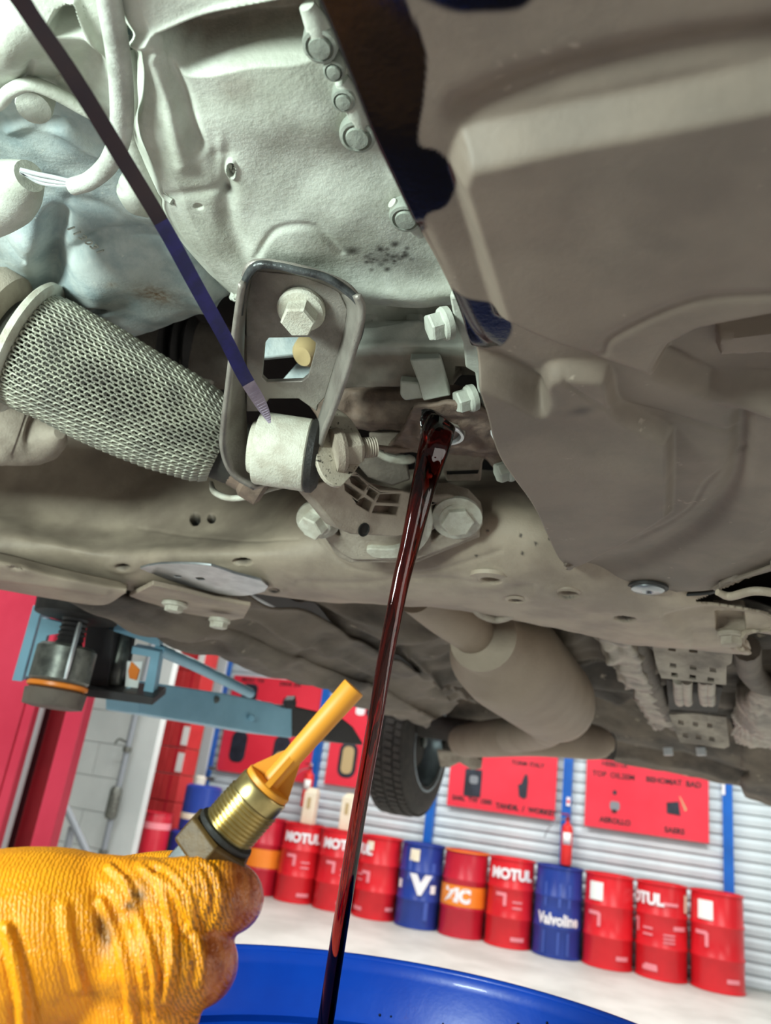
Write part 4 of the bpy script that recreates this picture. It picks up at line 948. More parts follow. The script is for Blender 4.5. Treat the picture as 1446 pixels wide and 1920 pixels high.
# ---------------------------------------------------------------- subframe
T0 = [(-150, 800, .40), (0, 800, .40), (150, 812, .40), (300, 850, .40), (430, 870, .40), (560, 880, .40), (700, 880, .40), (900, 880, .40), (1100, 900, .40), (1500, 960, .40)]
T1 = [(-150, 930, .30), (0, 942, .295), (100, 962, .285), (250, 985, .28), (400, 990, .28), (500, 972, .285), (580, 935, .295), (700, 945, .29), (900, 930, .285), (1050, 960, .275), (1200, 1000, .27), (1500, 1060, .27)]
T2 = [(-150, 985, .235), (0, 1006, .228), (100, 1026, .225), (230, 1050, .222), (400, 1042, .222), (560, 1048, .222), (700, 1065, .219), (900, 1062, .217), (1060, 1088, .213), (1250, 1120, .212), (1500, 1160, .212)]
T3 = [(-150, 1020, .212), (0, 1048, .208), (100, 1075, .206), (230, 1108, .205), (350, 1119, .205), (480, 1113, .206), (600, 1124, .206), (700, 1130, .206), (850, 1140, .205), (1000, 1166, .204), (1170, 1206, .203), (1300, 1214, .203), (1400, 1222, .203), (1500, 1200, .203)]
T4 = [(x, y-10, z+.05) for x, y, z in T3]
def hole(cx, cy, rx, ry, rim=0, ra=.0018, d=-.02): 
    f = [disc(cx, cy, rx, ry, 4, d)]
    if rim: f.append(lambda x, y: ra*np.exp(-(((np.hypot((x-cx)/rx, (y-cy)/ry)-1)*ry-rim*.6)/(rim*.6))**2))
    return f
feats = []
for h in ((366, 973, 8, 10), (397, 973, 6, 7), (455, 1053, 14, 5), (416, 1074, 15, 6, 8), (430, 1126, 18, 6, 6), (920, 1083, 17, 7, 12), (968, 1121, 12, 5, 9), (1066, 1107, 16, 6, 8), (1172, 1159, 16, 4), (515, 1104, 8, 4, 7), (232, 1061, 10, 4, 8)): feats += hole(*h)
feats += [plateau([(1250, 1160), (1330, 1145), (1440, 1160), (1470, 1195), (1400, 1212), (1300, 1205)], 30, -.012), plateau([(1345, 1168), (1397, 1168), (1397, 1200), (1345, 1196)], 4, -.012),
          ridge([(590, 1000), (640, 1052), (700, 1072), (800, 1072), (880, 1050), (940, 1030)], 4, -.0012), ridge([(560, 1088), (700, 1092), (820, 1085), (1000, 1098)], 6, -.0018), ridge([(260, 990), (420, 1012), (560, 1012)], 3, -.001),
          bump(920, 1080, 50, 24, .003), bump(968, 1121, 40, 18, -.003), bump(1100, 1130, 60, 25, .002)]
blk = [disc(x, y, rx+2.5, ry+2, 3, 1) for x, y, rx, ry in ((366, 973, 7, 9), (397, 973, 5, 6), (455, 1053, 12, 4), (430, 1126, 15, 4), (920, 1084, 14, 5), (968, 1122, 10, 4), (1066, 1108, 13, 5), (1172, 1159, 14, 3.5), (416, 1076, 12, 4), (515, 1105, 7, 3.5), (232, 1061, 8, 3))]  # black painted into the holes and past their edges as shade
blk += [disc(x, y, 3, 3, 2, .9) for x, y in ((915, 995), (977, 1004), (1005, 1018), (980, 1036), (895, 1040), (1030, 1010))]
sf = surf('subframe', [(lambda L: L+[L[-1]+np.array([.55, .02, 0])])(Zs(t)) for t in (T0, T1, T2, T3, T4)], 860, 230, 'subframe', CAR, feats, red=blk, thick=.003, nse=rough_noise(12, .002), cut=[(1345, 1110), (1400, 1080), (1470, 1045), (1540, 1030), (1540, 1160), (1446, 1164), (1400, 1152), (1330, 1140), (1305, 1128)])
meta(sf, 'beige-grey pressed steel subframe beam with round holes')
def rim(x, y, r, hole_r, parent, zz):
    p = onz(x, y, zz); lathe('hole_rim', [(r, .002), (r*.98, -.002), (hole_r*1.12, -.0035), (hole_r, -.002), (hole_r*.98, .004)], p, (0, 0, 1), 'subframe', parent, 28, False)
for x, y, r, hr, z in ((920, 1082, .021, .0095, .211), (968, 1121, .0125, .0075, .205), (1066, 1107, .013, .009, .208), (416, 1074, .016, .0085, .212), (515, 1104, .0095, .005, .208), (430, 1126, .014, .0105, .2035)): rim(x, y, r, hr, sf, z)
PS = lambda z: (onz(400, 1100, z), DOWN)
sp_ = plate('wear_plate', spl([(262, 1066), (300, 1058), (388, 1060), (440, 1076), (492, 1090), (502, 1106), (470, 1116), (425, 1116), (340, 1096), (290, 1078), (262, 1066)], 2)[:-1], [spl([(366, 1083), (380, 1083), (384, 1088), (370, 1088), (366, 1083)], 2)[:-1], spl([(326, 1078), (338, 1079), (340, 1083), (328, 1082), (326, 1078)], 2)[:-1]], PS(.2005), .003, 'steel', sf, .0006)
hexbolt('frame_bolt', onz(1371, 1190, .206), DOWN, .014, .012, .012, 'dusty', sf, .003)
# lower control arm and its rear bracket at the left
ca = surf('control_arm', [Zs([(-160, 1010, .20), (0, 1036, .20), (110, 1064, .20), (215, 1088, .20), (240, 1096, .20)]), Zs([(-160, 1040, .178), (0, 1062, .178), (110, 1088, .180), (200, 1104, .184), (238, 1104, .19)]), Zs([(-160, 1075, .172), (0, 1104, .172), (100, 1122, .172), (190, 1134, .174), (236, 1112, .186)]), Zs([(-160, 1072, .19), (0, 1098, .19), (100, 1116, .19), (190, 1124, .19), (234, 1108, .195)])], 80, 40, 'subframe', CAR,
     [disc(30, 1065, 12, 4, 4, -.006), ridge([(-100, 1070), (100, 1096), (200, 1112)], 5, .003)], red=[disc(30, 1064, 9, 3, 3, 1)], thick=.003)  # red mask paints the darkness inside the hole
meta(ca, 'pale pressed steel control arm leaving the frame at the left')
rbk = plate('rear_bracket', [(242, 1118), (285, 1097), (340, 1109), (400, 1125), (470, 1137), (457, 1160), (432, 1164), (350, 1151), (290, 1136)], [], (onz(350, 1120, .192), unit(DOWN+np.array([0, .06, 0]))), .006, 'subframe', CAR, .0015)
meta(rbk, 'beige steel bracket bolted below the subframe end')
hexbolt('bracket_bolt', onz(328, 1133, .191), DOWN, .017, .012, .010, 'pale', rbk, .003); hexbolt('bracket_bolt', onz(412, 1163, .188), DOWN, .015, .012, .011, 'pale', rbk, .003)

# ---------------------------------------------------------------- sill along the left side
S = [(120, 1118), (215, 1148), (300, 1190), (440, 1240), (560, 1280), (690, 1325), (800, 1362)]
S2 = [(200, 1090), (300, 1112), (400, 1150), (520, 1195), (640, 1245), (740, 1290), (830, 1340)]
S3 = [(400, 1085), (480, 1120), (560, 1155), (640, 1190), (720, 1225), (800, 1270), (860, 1320)]
S4 = [(560, 1090), (640, 1120), (720, 1150), (790, 1190), (840, 1230), (880, 1270), (920, 1315)]
S5 = [(760, 1090), (850, 1120), (920, 1150), (980, 1190), (1010, 1230), (1030, 1270), (1050, 1330)]
zl = lambda L, z: Zs([(x, y, z) for x, y in L])
sl = surf('sill', [[q+np.array([-.03, 0, .12]) for q in zl(S, .19)], zl(S, .19), zl([(a[0]*.7+b[0]*.3, a[1]*.7+b[1]*.3) for a, b in zip(S, S2)], .186), zl([(a[0]*.4+b[0]*.6, a[1]*.4+b[1]*.6) for a, b in zip(S, S2)], .195), zl(S2, .215), zl(S3, .235)], 120, 70, 'under', CAR,
     [ridge([(250, 1150), (440, 1215), (690, 1310)], 5, .006), ridge([(300, 1145), (500, 1210), (700, 1285)], 8, -.008), bump(520, 1240, 14, 8, .006), ridge([(440, 1140), (540, 1190), (640, 1230), (720, 1275)], 8, .010)], thick=.004, nse=rough_noise(7, .012))
meta(sl, 'brown dusty door sill running back to the rear wheel')
fp = surf('floor_pan', [zl(S3, .240), zl(S4, .27), zl(S5, .28), zl([(x+180, y-30) for x, y in S5], .28), zl([(1300, 1080), (1340, 1130), (1360, 1170), (1380, 1220), (1390, 1270), (1400, 1310), (1420, 1370)], .27), zl([(1560, 1100), (1600, 1150), (1620, 1200), (1640, 1250), (1660, 1300), (1680, 1350), (1700, 1410)], .26), [np.array([.62, y, EYE+.25]) for y in (.6, .9, 1.3, 1.7, 2.2, 2.8, 3.3)]], 160, 200, 'under', CAR,
     [ridge([(470, 1150), (620, 1210), (760, 1300)], 10, -.02), bump(600, 1170, 80, 28, -.03), bump(820, 1230, 50, 40, .02), ridge([(760, 1210), (830, 1260), (900, 1320)], 8, .02), bump(1000, 1230, 60, 90, -.04), bump(1130, 1250, 40, 90, -.03)], thick=.005, nse=rough_noise(6, .03))
meta(fp, 'dark dusty floor pan of the car')

beam('sill', (.66, .8, EYE+.24), (.66, 3.3, EYE+.24), .16, .12, 'under', CAR, .02)
# ---------------------------------------------------------------- exhaust silencer and pipes
zx = .215
pA = onz(800, 1130, .235); pB = onz(945, 1222, .215); pC = onz(1075, 1345, .20)
ex = tube('silencer', [onz(905, 1194, .222), onz(918, 1203, .222), onz(935, 1217, .222), onz(955, 1236, .22), onz(1035, 1310, .215), onz(1046, 1322, .213), onz(1056, 1334, .212)], [.05, .052, .078, .084, .084, .076, .045], 'cat', CAR, 40)
meta(ex, 'tan exhaust silencer with a tapered inlet pipe')
tube('inlet_pipe', Zs([(780, 1110, .24), (830, 1148, .235), (880, 1180, .23), (925, 1212, .226)]), [.028, .030, .032, .037], 'cat', ex, 28, 30)
lathe('joint_ring', [(.036, 0), (.041, .006), (.041, .016), (.036, .02)], onz(912, 1202, .226), unit(onz(945, 1222, .222)-onz(880, 1180, .23)), 'cat', ex, 28, False)
tube('outlet_pipe', Zs([(1052, 1330, .205), (1040, 1352, .20), (1015, 1372, .20), (960, 1380, .205)]), [.05, .045, .045, .05], 'cat', ex, 24, 24)
tm = tube('rear_muffler', Zs([(858, 1392, .21), (866, 1390, .21), (880, 1388, .21), (1000, 1380, .215), (1120, 1392, .22), (1150, 1396, .22)]), [.01, .045, .06, .06, .05, .02], 'cat', CAR, 24, 30)
meta(tm, 'tan tail silencer lying across the rear')
tube('pipe_bracket', Zs([(885, 1132, .215), (905, 1152, .21), (935, 1160, .21), (965, 1148, .21), (972, 1138, .215)]), .006, 'dusty', CAR, 8, 20)
# ---------------------------------------------------------------- tunnel rail, slotted shields
rail = surf('tunnel_rail', [Zs([(1075, 1140, .25), (1120, 1200, .25), (1160, 1270, .25), (1210, 1340, .25), (1230, 1370, .25)]), Zs([(1105, 1158, .235), (1140, 1210, .235), (1175, 1270, .235), (1215, 1340, .235), (1240, 1365, .235)]), Zs([(1165, 1180, .235), (1190, 1220, .235), (1215, 1280, .235), (1240, 1330, .235), (1262, 1360, .235)]), Zs([(1180, 1180, .27), (1205, 1220, .27), (1230, 1280, .27), (1255, 1330, .27), (1280, 1360, .27)])], 70, 30, 'shield', CAR,
     [bump(1140, 1188, 8, 5, -.012), bump(1160, 1222, 10, 7, -.012), bump(1180, 1300, 8, 9, -.014), bump(1150, 1235, 14, 6, .01)], thick=.003, nse=rough_noise(16, .006))
meta(rail, 'pale scuffed rail along the tunnel')
rl2 = tube('brake_line', Zs([(1185, 1190, .26), (1215, 1260, .255), (1240, 1320, .25), (1262, 1362, .25)]), [.016, .02, .018, .012], 'dusty_dark', CAR, 12, 20)
def sq(cx, cy, w, h, sk=2): return [(cx-w, cy-h), (cx+w, cy-h+sk), (cx+w, cy+h+sk), (cx-w, cy+h)]
hp1 = plate('slotted_shield', [(1222, 1205), (1375, 1222), (1372, 1244), (1362, 1250), (1362, 1285), (1240, 1272), (1230, 1245)], [sq(1260, 1216, 7, 4), sq(1300, 1219, 8, 4), sq(1262, 1247, 6, 4), sq(1300, 1251, 6, 4), sq(1337, 1256, 6, 4), sq(1265, 1265, 6, 4), sq(1299, 1269, 6, 4), sq(1333, 1274, 6, 4)], (onz(1300, 1250, .22), unit(DOWN+np.array([-.1, -.35, 0]))), .004, 'shield', CAR, .0008)
meta(hp1, 'pale slotted heat shield plate')
hp2 = plate('slotted_shield', [(1255, 1340), (1300, 1338), (1362, 1345), (1368, 1400), (1358, 1404), (1275, 1392), (1262, 1360)], [sq(1277, 1354, 5, 4), sq(1304, 1357, 5, 4), sq(1331, 1360, 5, 4), sq(1285, 1378, 5, 4), sq(1310, 1381, 5, 4), sq(1335, 1385, 5, 4)], (onz(1310, 1370, .21), unit(DOWN+np.array([-.1, -.5, 0]))), .004, 'shield', CAR, .0008)
for x in (1273, 1288, 1320, 1331): tube('shield_rib', Zs([(x, 1274, .222), (x, 1300, .218), (x+2, 1316, .222)]), .009, 'shield', CAR, 10, 10)
plate('shield_gap_shade', [(1250, 1275), (1355, 1290), (1345, 1335), (1255, 1330)], [], (onz(1300, 1305, .235), DOWN), .004, 'under_dark', CAR, 0)  # dark sheet behind the ribs, painted stand-in for shade in the gap
tank = surf('rear_tank', [Zs([(1385, 1290, .27), (1420, 1270, .25), (1500, 1260, .25)]), Zs([(1378, 1330, .24), (1410, 1310, .22), (1520, 1300, .22)]), Zs([(1375, 1380, .23), (1420, 1385, .20), (1540, 1360, .20)]), Zs([(1390, 1392, .26), (1440, 1396, .25), (1540, 1390, .25)])], 40, 30, 'shield', CAR, thick=.004, nse=rough_noise(10, .012))
tube('fuel_hose', Zs([(1400, 1215, .24), (1408, 1260, .235), (1440, 1284, .23), (1520, 1280, .23)]), .018, 'dusty_dark', CAR, 12, 24)
tube('frame_hook', Zs([(1345, 1110, .21), (1370, 1118, .208), (1420, 1108, .207), (1500, 1120, .206)]), [.003, .004, .004, .004], 'subframe', CAR, 10, 20)
# ---------------------------------------------------------------- rear valance and axle
YR = lambda L, Y: [ony(x, y, Y) for x, y in L]
L0 = [(838, 1408), (900, 1404), (1000, 1404), (1090, 1412), (1180, 1428), (1260, 1446), (1340, 1466), (1390, 1476), (1398, 1496), (1440, 1512), (1600, 1540), (1750, 1560)]
up_ = lambda L, d: [(x, y-d) for x, y in L]
va = surf('rear_valance', [YR(L0, 3.75), YR(up_(L0, 14), 3.62), YR(up_(L0, 30), 3.45), YR(up_(L0, 60), 3.3), YR(up_(L0, 130), 3.1)], 120, 50, 'under', CAR, [ridge([(900, 1385), (1100, 1392), (1250, 1420), (1400, 1450)], 5, -.03), ridge([(1000, 1396), (1200, 1418), (1380, 1458)], 4, .02)], thick=.01, nse=rough_noise(5, .012))
meta(va, 'brown rear valance closing the underside')
for x in (1252, 1314): tube('white_clip', [ony(x, 1402, 3.28), ony(x+2, 1416, 3.28)], .018, 'white_pipe', va, 10)
axl = tube('rear_axle', [ony(700, 1345, 3.3), ony(850, 1368, 3.25), ony(1000, 1388, 3.2), ony(1150, 1400, 3.15)], .05, 'under_dark', CAR, 16, 20)
plate('trailing_arm', [(820, 1408), (870, 1410), (905, 1425), (903, 1442), (885, 1444), (862, 1430), (842, 1440), (826, 1438)], [], (ony(860, 1425, 3.3), unit(MC[:, 2])), .03, 'dusty', CAR, .004)
plate('spring_seat', [(840, 1375), (905, 1395), (905, 1430), (880, 1428), (830, 1405)], [], (ony(860, 1400, 3.4), unit(MC[:, 2])), .1, 'under_dark', CAR, .004)
# ---------------------------------------------------------------- rear wheel
wb_ = ony(752, 1528, 3.45); WR = .315; wc = wb_+np.array([0, 0, WR+.005]); wax = unit(np.array([1, -.02, 0]))    # axis points to the car's middle
TW = .20
wh = lathe('rear_wheel', [(.19, -TW*.5), (.215, -TW*.52), (.27, -TW*.5), (.300, -TW*.44), (WR-.004, -TW*.36), (WR, -TW*.2), (WR+.002, 0), (WR, TW*.2), (WR-.004, TW*.36), (.300, TW*.44), (.27, TW*.5), (.215, TW*.52), (.19, TW*.5)], wc, wax, 'tyre', CAR, 72, False)
meta(wh, 'dusty black rear tyre hanging below the sill')
u, v, a = frame(wax)
V = []; Fc = []
for row, (h0, h1) in enumerate(((-.078, -.05), (-.044, -.006), (.006, .044), (.05, .078))):
    for k in range(64):
        an0 = 2*np.pi*(k+(row % 2)*.5)/64; an1 = an0+2*np.pi/64*.72; b0 = len(V)
        for r in (WR-.006, WR+.008-.004*(row in (0, 3))):
            for an, h in ((an0, h0), (an1, h0), (an1+.02, h1), (an0+.02, h1)): V.append(wc+a*h+r*(math.cos(an)*u+math.sin(an)*v))
        Fc += [tuple(b0+i for i in f) for f in ((4, 5, 6, 7), (0, 1, 5, 4), (1, 2, 6, 5), (2, 3, 7, 6), (3, 0, 4, 7))]
tb = mesh('tread_blocks', V, Fc, 'tyre', wh, False); tb['kind'] = 'stuff'
lathe('wheel_rim', [(.205, TW*.5), (.212, TW*.53), (.205, TW*.53), (.196, TW*.46), (.185, TW*.2), (.182, -TW*.3), (.10, -TW*.42), (.06, -TW*.42)], wc, wax, 'alloy', wh, 56, False)
lathe('brake_drum', [(.13, -TW*.2), (.135, -TW*.1), (.135, TW*.1), (.11, TW*.2), (.06, TW*.24), (.03, TW*.3)], wc, wax, 'under_dark', wh, 40)
lathe('hub_nut', [(.025, TW*.3), (.025, TW*.38), (.01, TW*.4)], wc, wax, 'old_steel', wh, 12)
# ================================================================== falling oil
op = [(824, 796, .585, .0110), (818, 815, .580, .0112), (808, 850, .574, .0106), (795, 900, .570, .0092), (782, 960, .566, .0082), (769, 1020, .562, .0074), (752, 1090, .557, .0068), (737, 1160, .553, .0065), (719, 1250, .548, .0063),
      (704, 1340, .543, .0061), (687, 1440, .538, .0059), (668, 1550, .532, .0057), (650, 1660, .527, .0055), (630, 1780, .522, .0054), (612, 1900, .517, .0053), (602, 1970, .514, .0052), (590, 2060, .511, .0052)]
N_ = 220
oq = [list(dep(x, y, d))+[r] for x, y, d, r in op]; oq.append([oq[-1][0]-.002, oq[-1][1], EYE-.312, .0050])
q = catmull(np.array(oq), N_)
path = q[:, :3]; rad = q[:, 3]
V = []; Fc = []; SG = 40; side = unit(MC[:, 0])
T = np.gradient(path, axis=0); T /= np.linalg.norm(T, axis=1)[:, None]
for i in range(N_):
    u = unit(side-T[i]*np.dot(side, T[i])); v = np.cross(T[i], u); t = i/(N_-1)
    for k in range(SG):
        an = 2*np.pi*k/SG
        # twisted, fluted cross-section of a falling sheet of oil
        fl = 1+.14*math.cos(2*an+1.0+5.0*t)*(1-.3*t)+.07*math.cos(3*an-2.5*t+.7)+.05*math.sin(3*t*6.28+an)
        V.append(path[i]+rad[i]*fl*(math.cos(an)*u+math.sin(an)*v))
for i in range(N_-1):
    for k in range(SG): Fc.append((i*SG+k, i*SG+(k+1) % SG, (i+1)*SG+(k+1) % SG, (i+1)*SG+k))
Fc += [tuple(range(SG))[::-1], tuple((N_-1)*SG+k for k in range(SG))]
oil = mesh('oil_stream', V, Fc, 'oil', None, True, 180)
bm = bmesh.new(); bm.from_mesh(oil.data); bmesh.ops.recalc_face_normals(bm, faces=bm.faces); bm.to_mesh(oil.data); bm.free()
meta(oil, 'dark red stream of used engine oil pouring from the drain hole into the blue drum', 'oil stream')

# ================================================================== thin strap hanging in front of the engine
e = empty('cable_strap', dep(505, 792, .47), 'thin dark purple plastic strap with a pale ribbed tip hanging in front of the engine', 'strap')
sp = [(-30, -110, .235, 52), (52, 20, .26, 34), (140, 150, .285, 33), (235, 305, .32, 31), (310, 430, .35, 29), (370, 540, .385, 28), (420, 630, .415, 27), (455, 700, .44, 26), (485, 750, .46, 23), (500, 778, .468, 14), (506, 793, .47, 5)]
S_ = catmull(np.array([list(dep(x, y, d))+[w*d/F/2] for x, y, d, w in sp]), 90)
def strap(name, i0, i1, m):
    V = []; Fc = []
    P = S_[i0:i1+1, :3]; W = S_[i0:i1+1, 3]; T = np.gradient(P, axis=0)
    for p, w, t in zip(P, W, T):
        t = unit(t); s = unit(np.cross(t, unit(E0-p))+.0); nn = np.cross(s, t); th = .0006
        V += [p-s*w-nn*th, p+s*w-nn*th, p+s*w+nn*th, p-s*w+nn*th]
    n = len(P)
    for i in range(n-1):
        for k in range(4): Fc.append((4*i+k, 4*i+(k+1) % 4, 4*i+4+(k+1) % 4, 4*i+4+k))
    Fc += [(0, 1, 2, 3)[::-1], tuple(4*(n-1)+k for k in range(4))]
    return mesh(name, V, Fc, m, e, False)
strap('upper_length', 0, 38, 'strap_dark'); strap('lower_length', 38, 73, 'strap_blue'); strap('ribbed_tip', 73, 89, 'strap_grey')
for i in range(76, 88):
    p = S_[i, :3]; t = unit(S_[i+1, :3]-S_[i-1, :3]); s = unit(np.cross(t, unit(E0-p))); w = S_[i, 3]*.7; nn = unit(E0-p)
    tube('rib', [p-s*w+nn*.0006, p+s*w+nn*.0006], .0004, 'strap_grey', e, 5)

# ================================================================== drain plug held in the glove
DP = .335
e = empty('drain_plug', dep(400, 1590, DP), 'oily hex drain plug with brass thread and orange plastic tip', 'drain plug')
q0 = dep(400, 1588, DP); q1 = dep(663, 1290, DP+.012); ax = unit(q1-q0); LQ = np.linalg.norm(q1-q0); pm = DP/F
S = lambda px: px*pm
hl = np.linalg.norm(np.array([663-400, 1290-1588]))           # length in pixels of the axis, for reading off stations
st_ = lambda px: LQ*px/hl
u, v, _ = frame(ax)
def ngon(name, n, r, h0, h1, m, rot=0, ch=.0015, bev=.0):
    V = []; Fc = []; an = np.arange(n)*2*np.pi/n+rot
    for rr, h in ((r-ch, h0), (r, h0+ch*.6), (r, h1-ch*.6), (r-ch, h1)): V += list(q0+ax*h+rr*(np.cos(an)[:, None]*u+np.sin(an)[:, None]*v))
    for i in range(3):
        for k in range(n): Fc.append((i*n+k, i*n+(k+1) % n, (i+1)*n+(k+1) % n, (i+1)*n+k))
    Fc += [tuple(range(n))[::-1], tuple(3*n+k for k in range(n))]
    o = mesh(name, V, Fc, m, e, True, 25); bevel(o, .0006); return o
ngon('square_shank', 4, S(54), st_(-92), st_(-8), 'chrome', .55)
ngon('hex_head', 6, S(76), st_(-28), st_(28), 'hex_oily', .35, .0018)
lathe('sealing_ring', [(S(50), st_(28)), (S(60), st_(30)), (S(62), st_(35)), (S(60), st_(40)), (S(48), st_(43))], q0, ax, 'rubber', e, 40)
lathe('thread', thread_profile(S(55), st_(66), st_(8.2), .0009, st_(42))+[(S(50), st_(110))], q0, ax, 'brass', e, 48)
lathe('collar', [(S(46), st_(108)), (S(51), st_(110)), (S(52), st_(116)), (S(52), st_(142)), (S(50), st_(146)), (S(40), st_(147))], q0, ax, 'brass', e, 48)
lathe('tip_base', [(S(46), st_(146)), (S(49), st_(148)), (S(49), st_(157)), (S(47), st_(159)), (S(20), st_(160))], q0, ax, 'orange_plastic', e, 48)
tube('tip_rod', [q0+ax*st_(h) for h in (158, 200, 260, 330, 396, 399)], [S(19), S(19), S(20.5), S(22), S(24), S(23)], 'orange_plastic', e, 32)
for k in range(4):
    a = k*np.pi/2+.3; d = np.cos(a)*u+np.sin(a)*v; s = np.cross(ax, d)*S(5.5)
    V = []
    for sg in (-1, 1): V += [q0+ax*st_(159)+sg*s, q0+ax*st_(159)+d*S(46)+sg*s, q0+ax*st_(163)+d*S(45)+sg*s, q0+ax*st_(222)+d*S(19)+sg*s, q0+ax*st_(222)+sg*s]
    mesh('tip_fin', V, [(0, 1, 2, 3, 4), (5, 6, 7, 8, 9)[::-1]]+[(i, (i+1) % 5, 5+(i+1) % 5, 5+i) for i in range(5)], 'orange_plastic', e, True, 30)

# ================================================================== gloved hand
def handmesh():
    parts = [  # (px, py, depth, radius m)
        [(-330, 1850, .300, .040), (-160, 1810, .305, .038), (0, 1782, .312, .0385), (110, 1772, .318, .037), (190, 1768, .322, .033)],
        [(40, 1800, .318, .040), (120, 1860, .322, .036), (200, 1890, .326, .030)],
        [(60, 1720, .322, .026), (150, 1700, .322, .021), (235, 1695, .320, .0185), (310, 1690, .318, .0168), (372, 1683, .318, .0165), (412, 1682, .325, .0160), (436, 1686, .338, .0140), (430, 1690, .352, .0120), (405, 1690, .360, .010)],   # index
        [(110, 1790, .318, .024), (210, 1785, .312, .0200), (295, 1795, .306, .0185), (350, 1806, .310, .0172), (378, 1810, .324, .0155), (372, 1805, .342, .0130), (330, 1790, .352, .011)],   # middle
        [(100, 1870, .318, .024), (190, 1880, .310, .0195), (262, 1890, .306, .0172), (300, 1900, .310, .0155), (310, 1900, .325, .0140), (290, 1890, .345, .012)],   # ring
        [(80, 1950, .318, .022), (160, 1965, .310, .0175), (220, 1975, .307, .0155), (250, 1980, .312, .014), (252, 1975, .328, .0125), (230, 1960, .345, .011)],   # little
        [(60, 1730, .345, .024), (150, 1700, .362, .019), (235, 1670, .372, .0160), (300, 1655, .372, .0145), (345, 1648, .364, .0125), (372, 1645, .356, .0105)],   # thumb, behind the plug
    ]
    V = []; Fc = []
    for p in parts:
        pts = [dep(x, y, d) for x, y, d, r in p]; rs = [r for *_, r in p]; b0 = len(V)
        VV, FF = tube_data(pts, rs, 20, True, 30); V += VV; Fc += [tuple(b0+i for i in f) for f in FF]
        for end in (0, -1):       # rounded ends
            c = np.array(pts[end]); bm = bmesh.new(); bmesh.ops.create_icosphere(bm, subdivisions=2, radius=rs[end]); b1 = len(V)
            V += [np.array(w.co)+c for w in bm.verts]; Fc += [tuple(b1+w.index for w in f.verts) for f in bm.faces]; bm.free()
    me = bpy.data.meshes.new('raw'); me.from_pydata([tuple(v) for v in V], [], Fc); o = bpy.data.objects.new('raw', me); COL.objects.link(o)
    r = o.modifiers.new('r', 'REMESH'); r.mode = 'VOXEL'; r.voxel_size = .0013
    s = o.modifiers.new('s', 'SMOOTH'); s.iterations = 14; s.factor = .5
    bpy.context.view_layer.update()
    m2 = bpy.data.meshes.new_from_object(o.evaluated_get(bpy.context.evaluated_depsgraph_get())); bpy.data.objects.remove(o); bpy.data.meshes.remove(me)
    n = len(m2.vertices); P = np.empty(n*3, np.float32); m2.vertices.foreach_get('co', P); P = P.reshape(-1, 3).astype(float)
    Nn = np.empty(n*3, np.float32); m2.vertices.foreach_get('normal', Nn); Nn = Nn.reshape(-1, 3).astype(float)
    x, y = proj(P); d = np.zeros(n)
    face = np.clip((Nn*(E0-P)).sum(1)/np.linalg.norm(E0-P, axis=1)*1.5, 0, 1)
    wr = [([(10, 1740), (28, 1800), (42, 1870), (45, 1940)], 9, .0034), ([(190, 1690), (212, 1740), (238, 1830), (250, 1940)], 7, .0028), ([(205, 1625), (240, 1660), (262, 1720), (285, 1800), (295, 1900)], 6, .0026),
          ([(262, 1620), (300, 1660), (318, 1720), (322, 1800), (308, 1880)], 6, .0028), ([(300, 1640), (340, 1690), (362, 1740), (378, 1800), (372, 1850)], 6, .0026), ([(270, 1612), (315, 1630), (352, 1675), (362, 1725), (350, 1745)], 5, .0020),
          ([(370, 1610), (396, 1630), (412, 1670), (405, 1720), (385, 1752)], 5, .0018), ([(120, 1700), (128, 1760), (150, 1850)], 9, .0016), ([(345, 1606), (372, 1628), (388, 1665), (386, 1705)], 4, .0012), ([(230, 1645), (252, 1690), (262, 1760), (270, 1850)], 4, .0014)]
    for pts, w, amp in wr:
        sp_ = spl(pts); d += .62*amp*np.exp(-(seg_dist(x, y, sp_, False)/(w*1.35))**2)
        d -= amp*.55*np.exp(-((seg_dist(x, y, sp_, False)-2.1*w)/(w*.9))**2)*.6
    P2 = P+Nn*(d*face)[:, None]
    m2.vertices.foreach_set('co', P2.astype(np.float32).ravel()); m2.update()
    at = m2.color_attributes.new('mask', 'FLOAT_COLOR', 'POINT'); c = np.zeros((n, 4), np.float32); c[:, 3] = 1
    c[:, 0] = np.clip((x-200)/200, .0, 1)*.8+.03
    gr = np.zeros(n)
    for b_ in (bump(262, 1670, 26, 22, 1), bump(245, 1698, 14, 12, 1), bump(190, 1760, 40, 70, .8), bump(140, 1890, 50, 40, .8), bump(180, 1850, 40, 50, .7)): gr = np.maximum(gr, b_(x, y))
    c[:, 1] = gr; c[:, 2] = np.maximum(np.clip((x-405)/40, 0, 1), np.clip((x-372)/22, 0, 1)*(y > 1745))
    at.data.foreach_set('color', c.ravel()); m2.name = 'glove'; m2.materials.clear()
    return m2
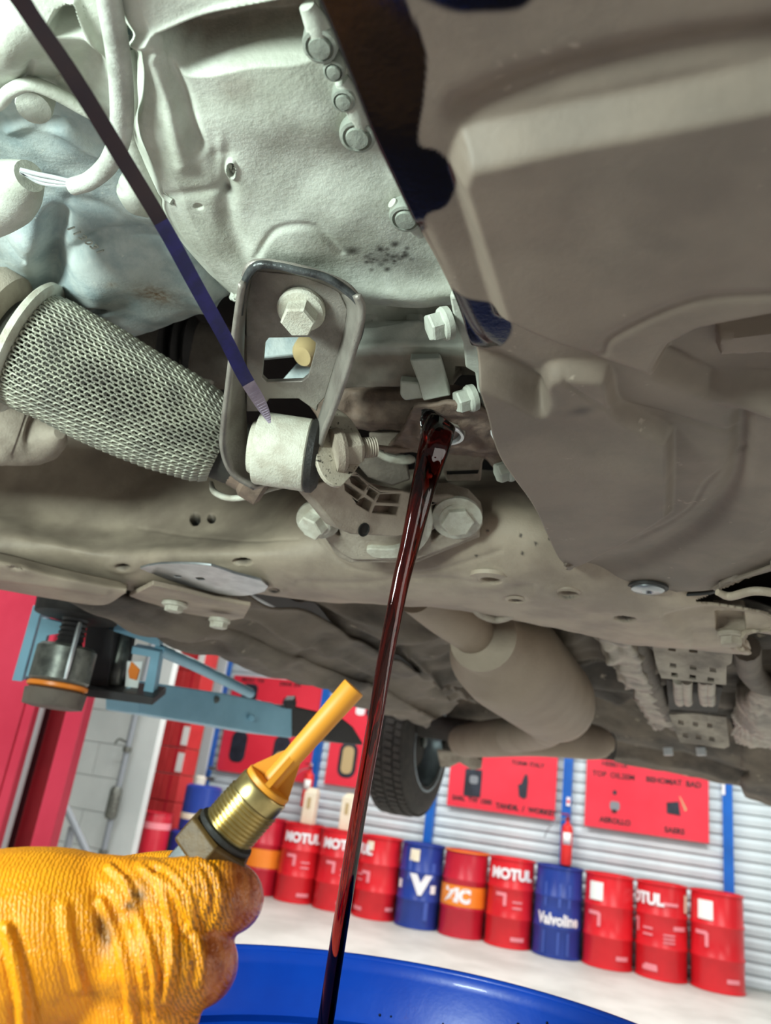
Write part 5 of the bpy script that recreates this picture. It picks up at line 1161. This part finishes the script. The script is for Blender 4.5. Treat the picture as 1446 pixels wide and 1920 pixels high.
pe = empty('person', dep(0, 1782, .312), 'hand in an oil-soaked orange knitted work glove gripping the drain plug', 'person')
link('glove', handmesh(), 'glove', pe, True, 180)

# ================================================================== blue waste drum under the stream
RZ = -.18; DC = np.array([-.2297, .6499, EYE+RZ]); DRr = .293
e = empty('waste_drum', (DC[0], DC[1], .37), 'open bright blue drum catching the falling oil', 'drum')
prof = [(.02, -.88), (DRr-.01, -.88), (DRr, -.87), (DRr, -.62), (DRr+.008, -.60), (DRr, -.58), (DRr, -.32), (DRr+.008, -.30), (DRr, -.28), (DRr, -.012), (DRr+.006, -.006), (DRr+.005, .002), (DRr-.001, .003), (DRr-.005, -.002), (DRr-.006, -.012), (DRr-.006, -.05), (DRr-.010, -.058), (DRr-.004, -.066), (DRr-.006, -.28), (DRr+.002, -.30), (DRr-.006, -.32), (DRr-.006, -.86), (.02, -.865)]
lathe('body', prof, DC, (0, 0, 1), 'bucket_blue', e, 128)
lathe('waste_oil', [(.01, -.13), (DRr-.0065, -.13), (DRr-.0065, -.135)], DC, (0, 0, 1), 'waste_oil', e, 96)
tube('rolled_rim', [DC+np.array([(DRr+.001)*math.cos(a), (DRr+.001)*math.sin(a), .001]) for a in np.linspace(0, 2*math.pi, 121)], .0042, 'bucket_blue', e, 10)
for k in range(24):
    a = math.radians(random.gauss(72, 20)); z = -abs(random.gauss(.02, .03))-.012; r = random.choice((.0012, .0016, .0022))
    c = DC+np.array([(DRr-.0062)*math.cos(a), (DRr-.0062)*math.sin(a), z]); lathe('oil_drop', [(r*.2, r*.5), (r*.7, r*.35), (r, 0)], c, unit(-np.array([math.cos(a), math.sin(a), 0])), 'waste_oil', e, 8, False)
e = empty('drum_stand', (DC[0], DC[1], 0), 'low steel stand under the blue waste drum', 'stand')
box('deck', (DC[0], DC[1], .372), (.60, .60, .03), 'old_steel', e, .004)
for sx in (-1, 1):
    for sy in (-1, 1): box('leg', (DC[0]+sx*.27, DC[1]+sy*.27, .18), (.04, .04, .36), 'old_steel', e)
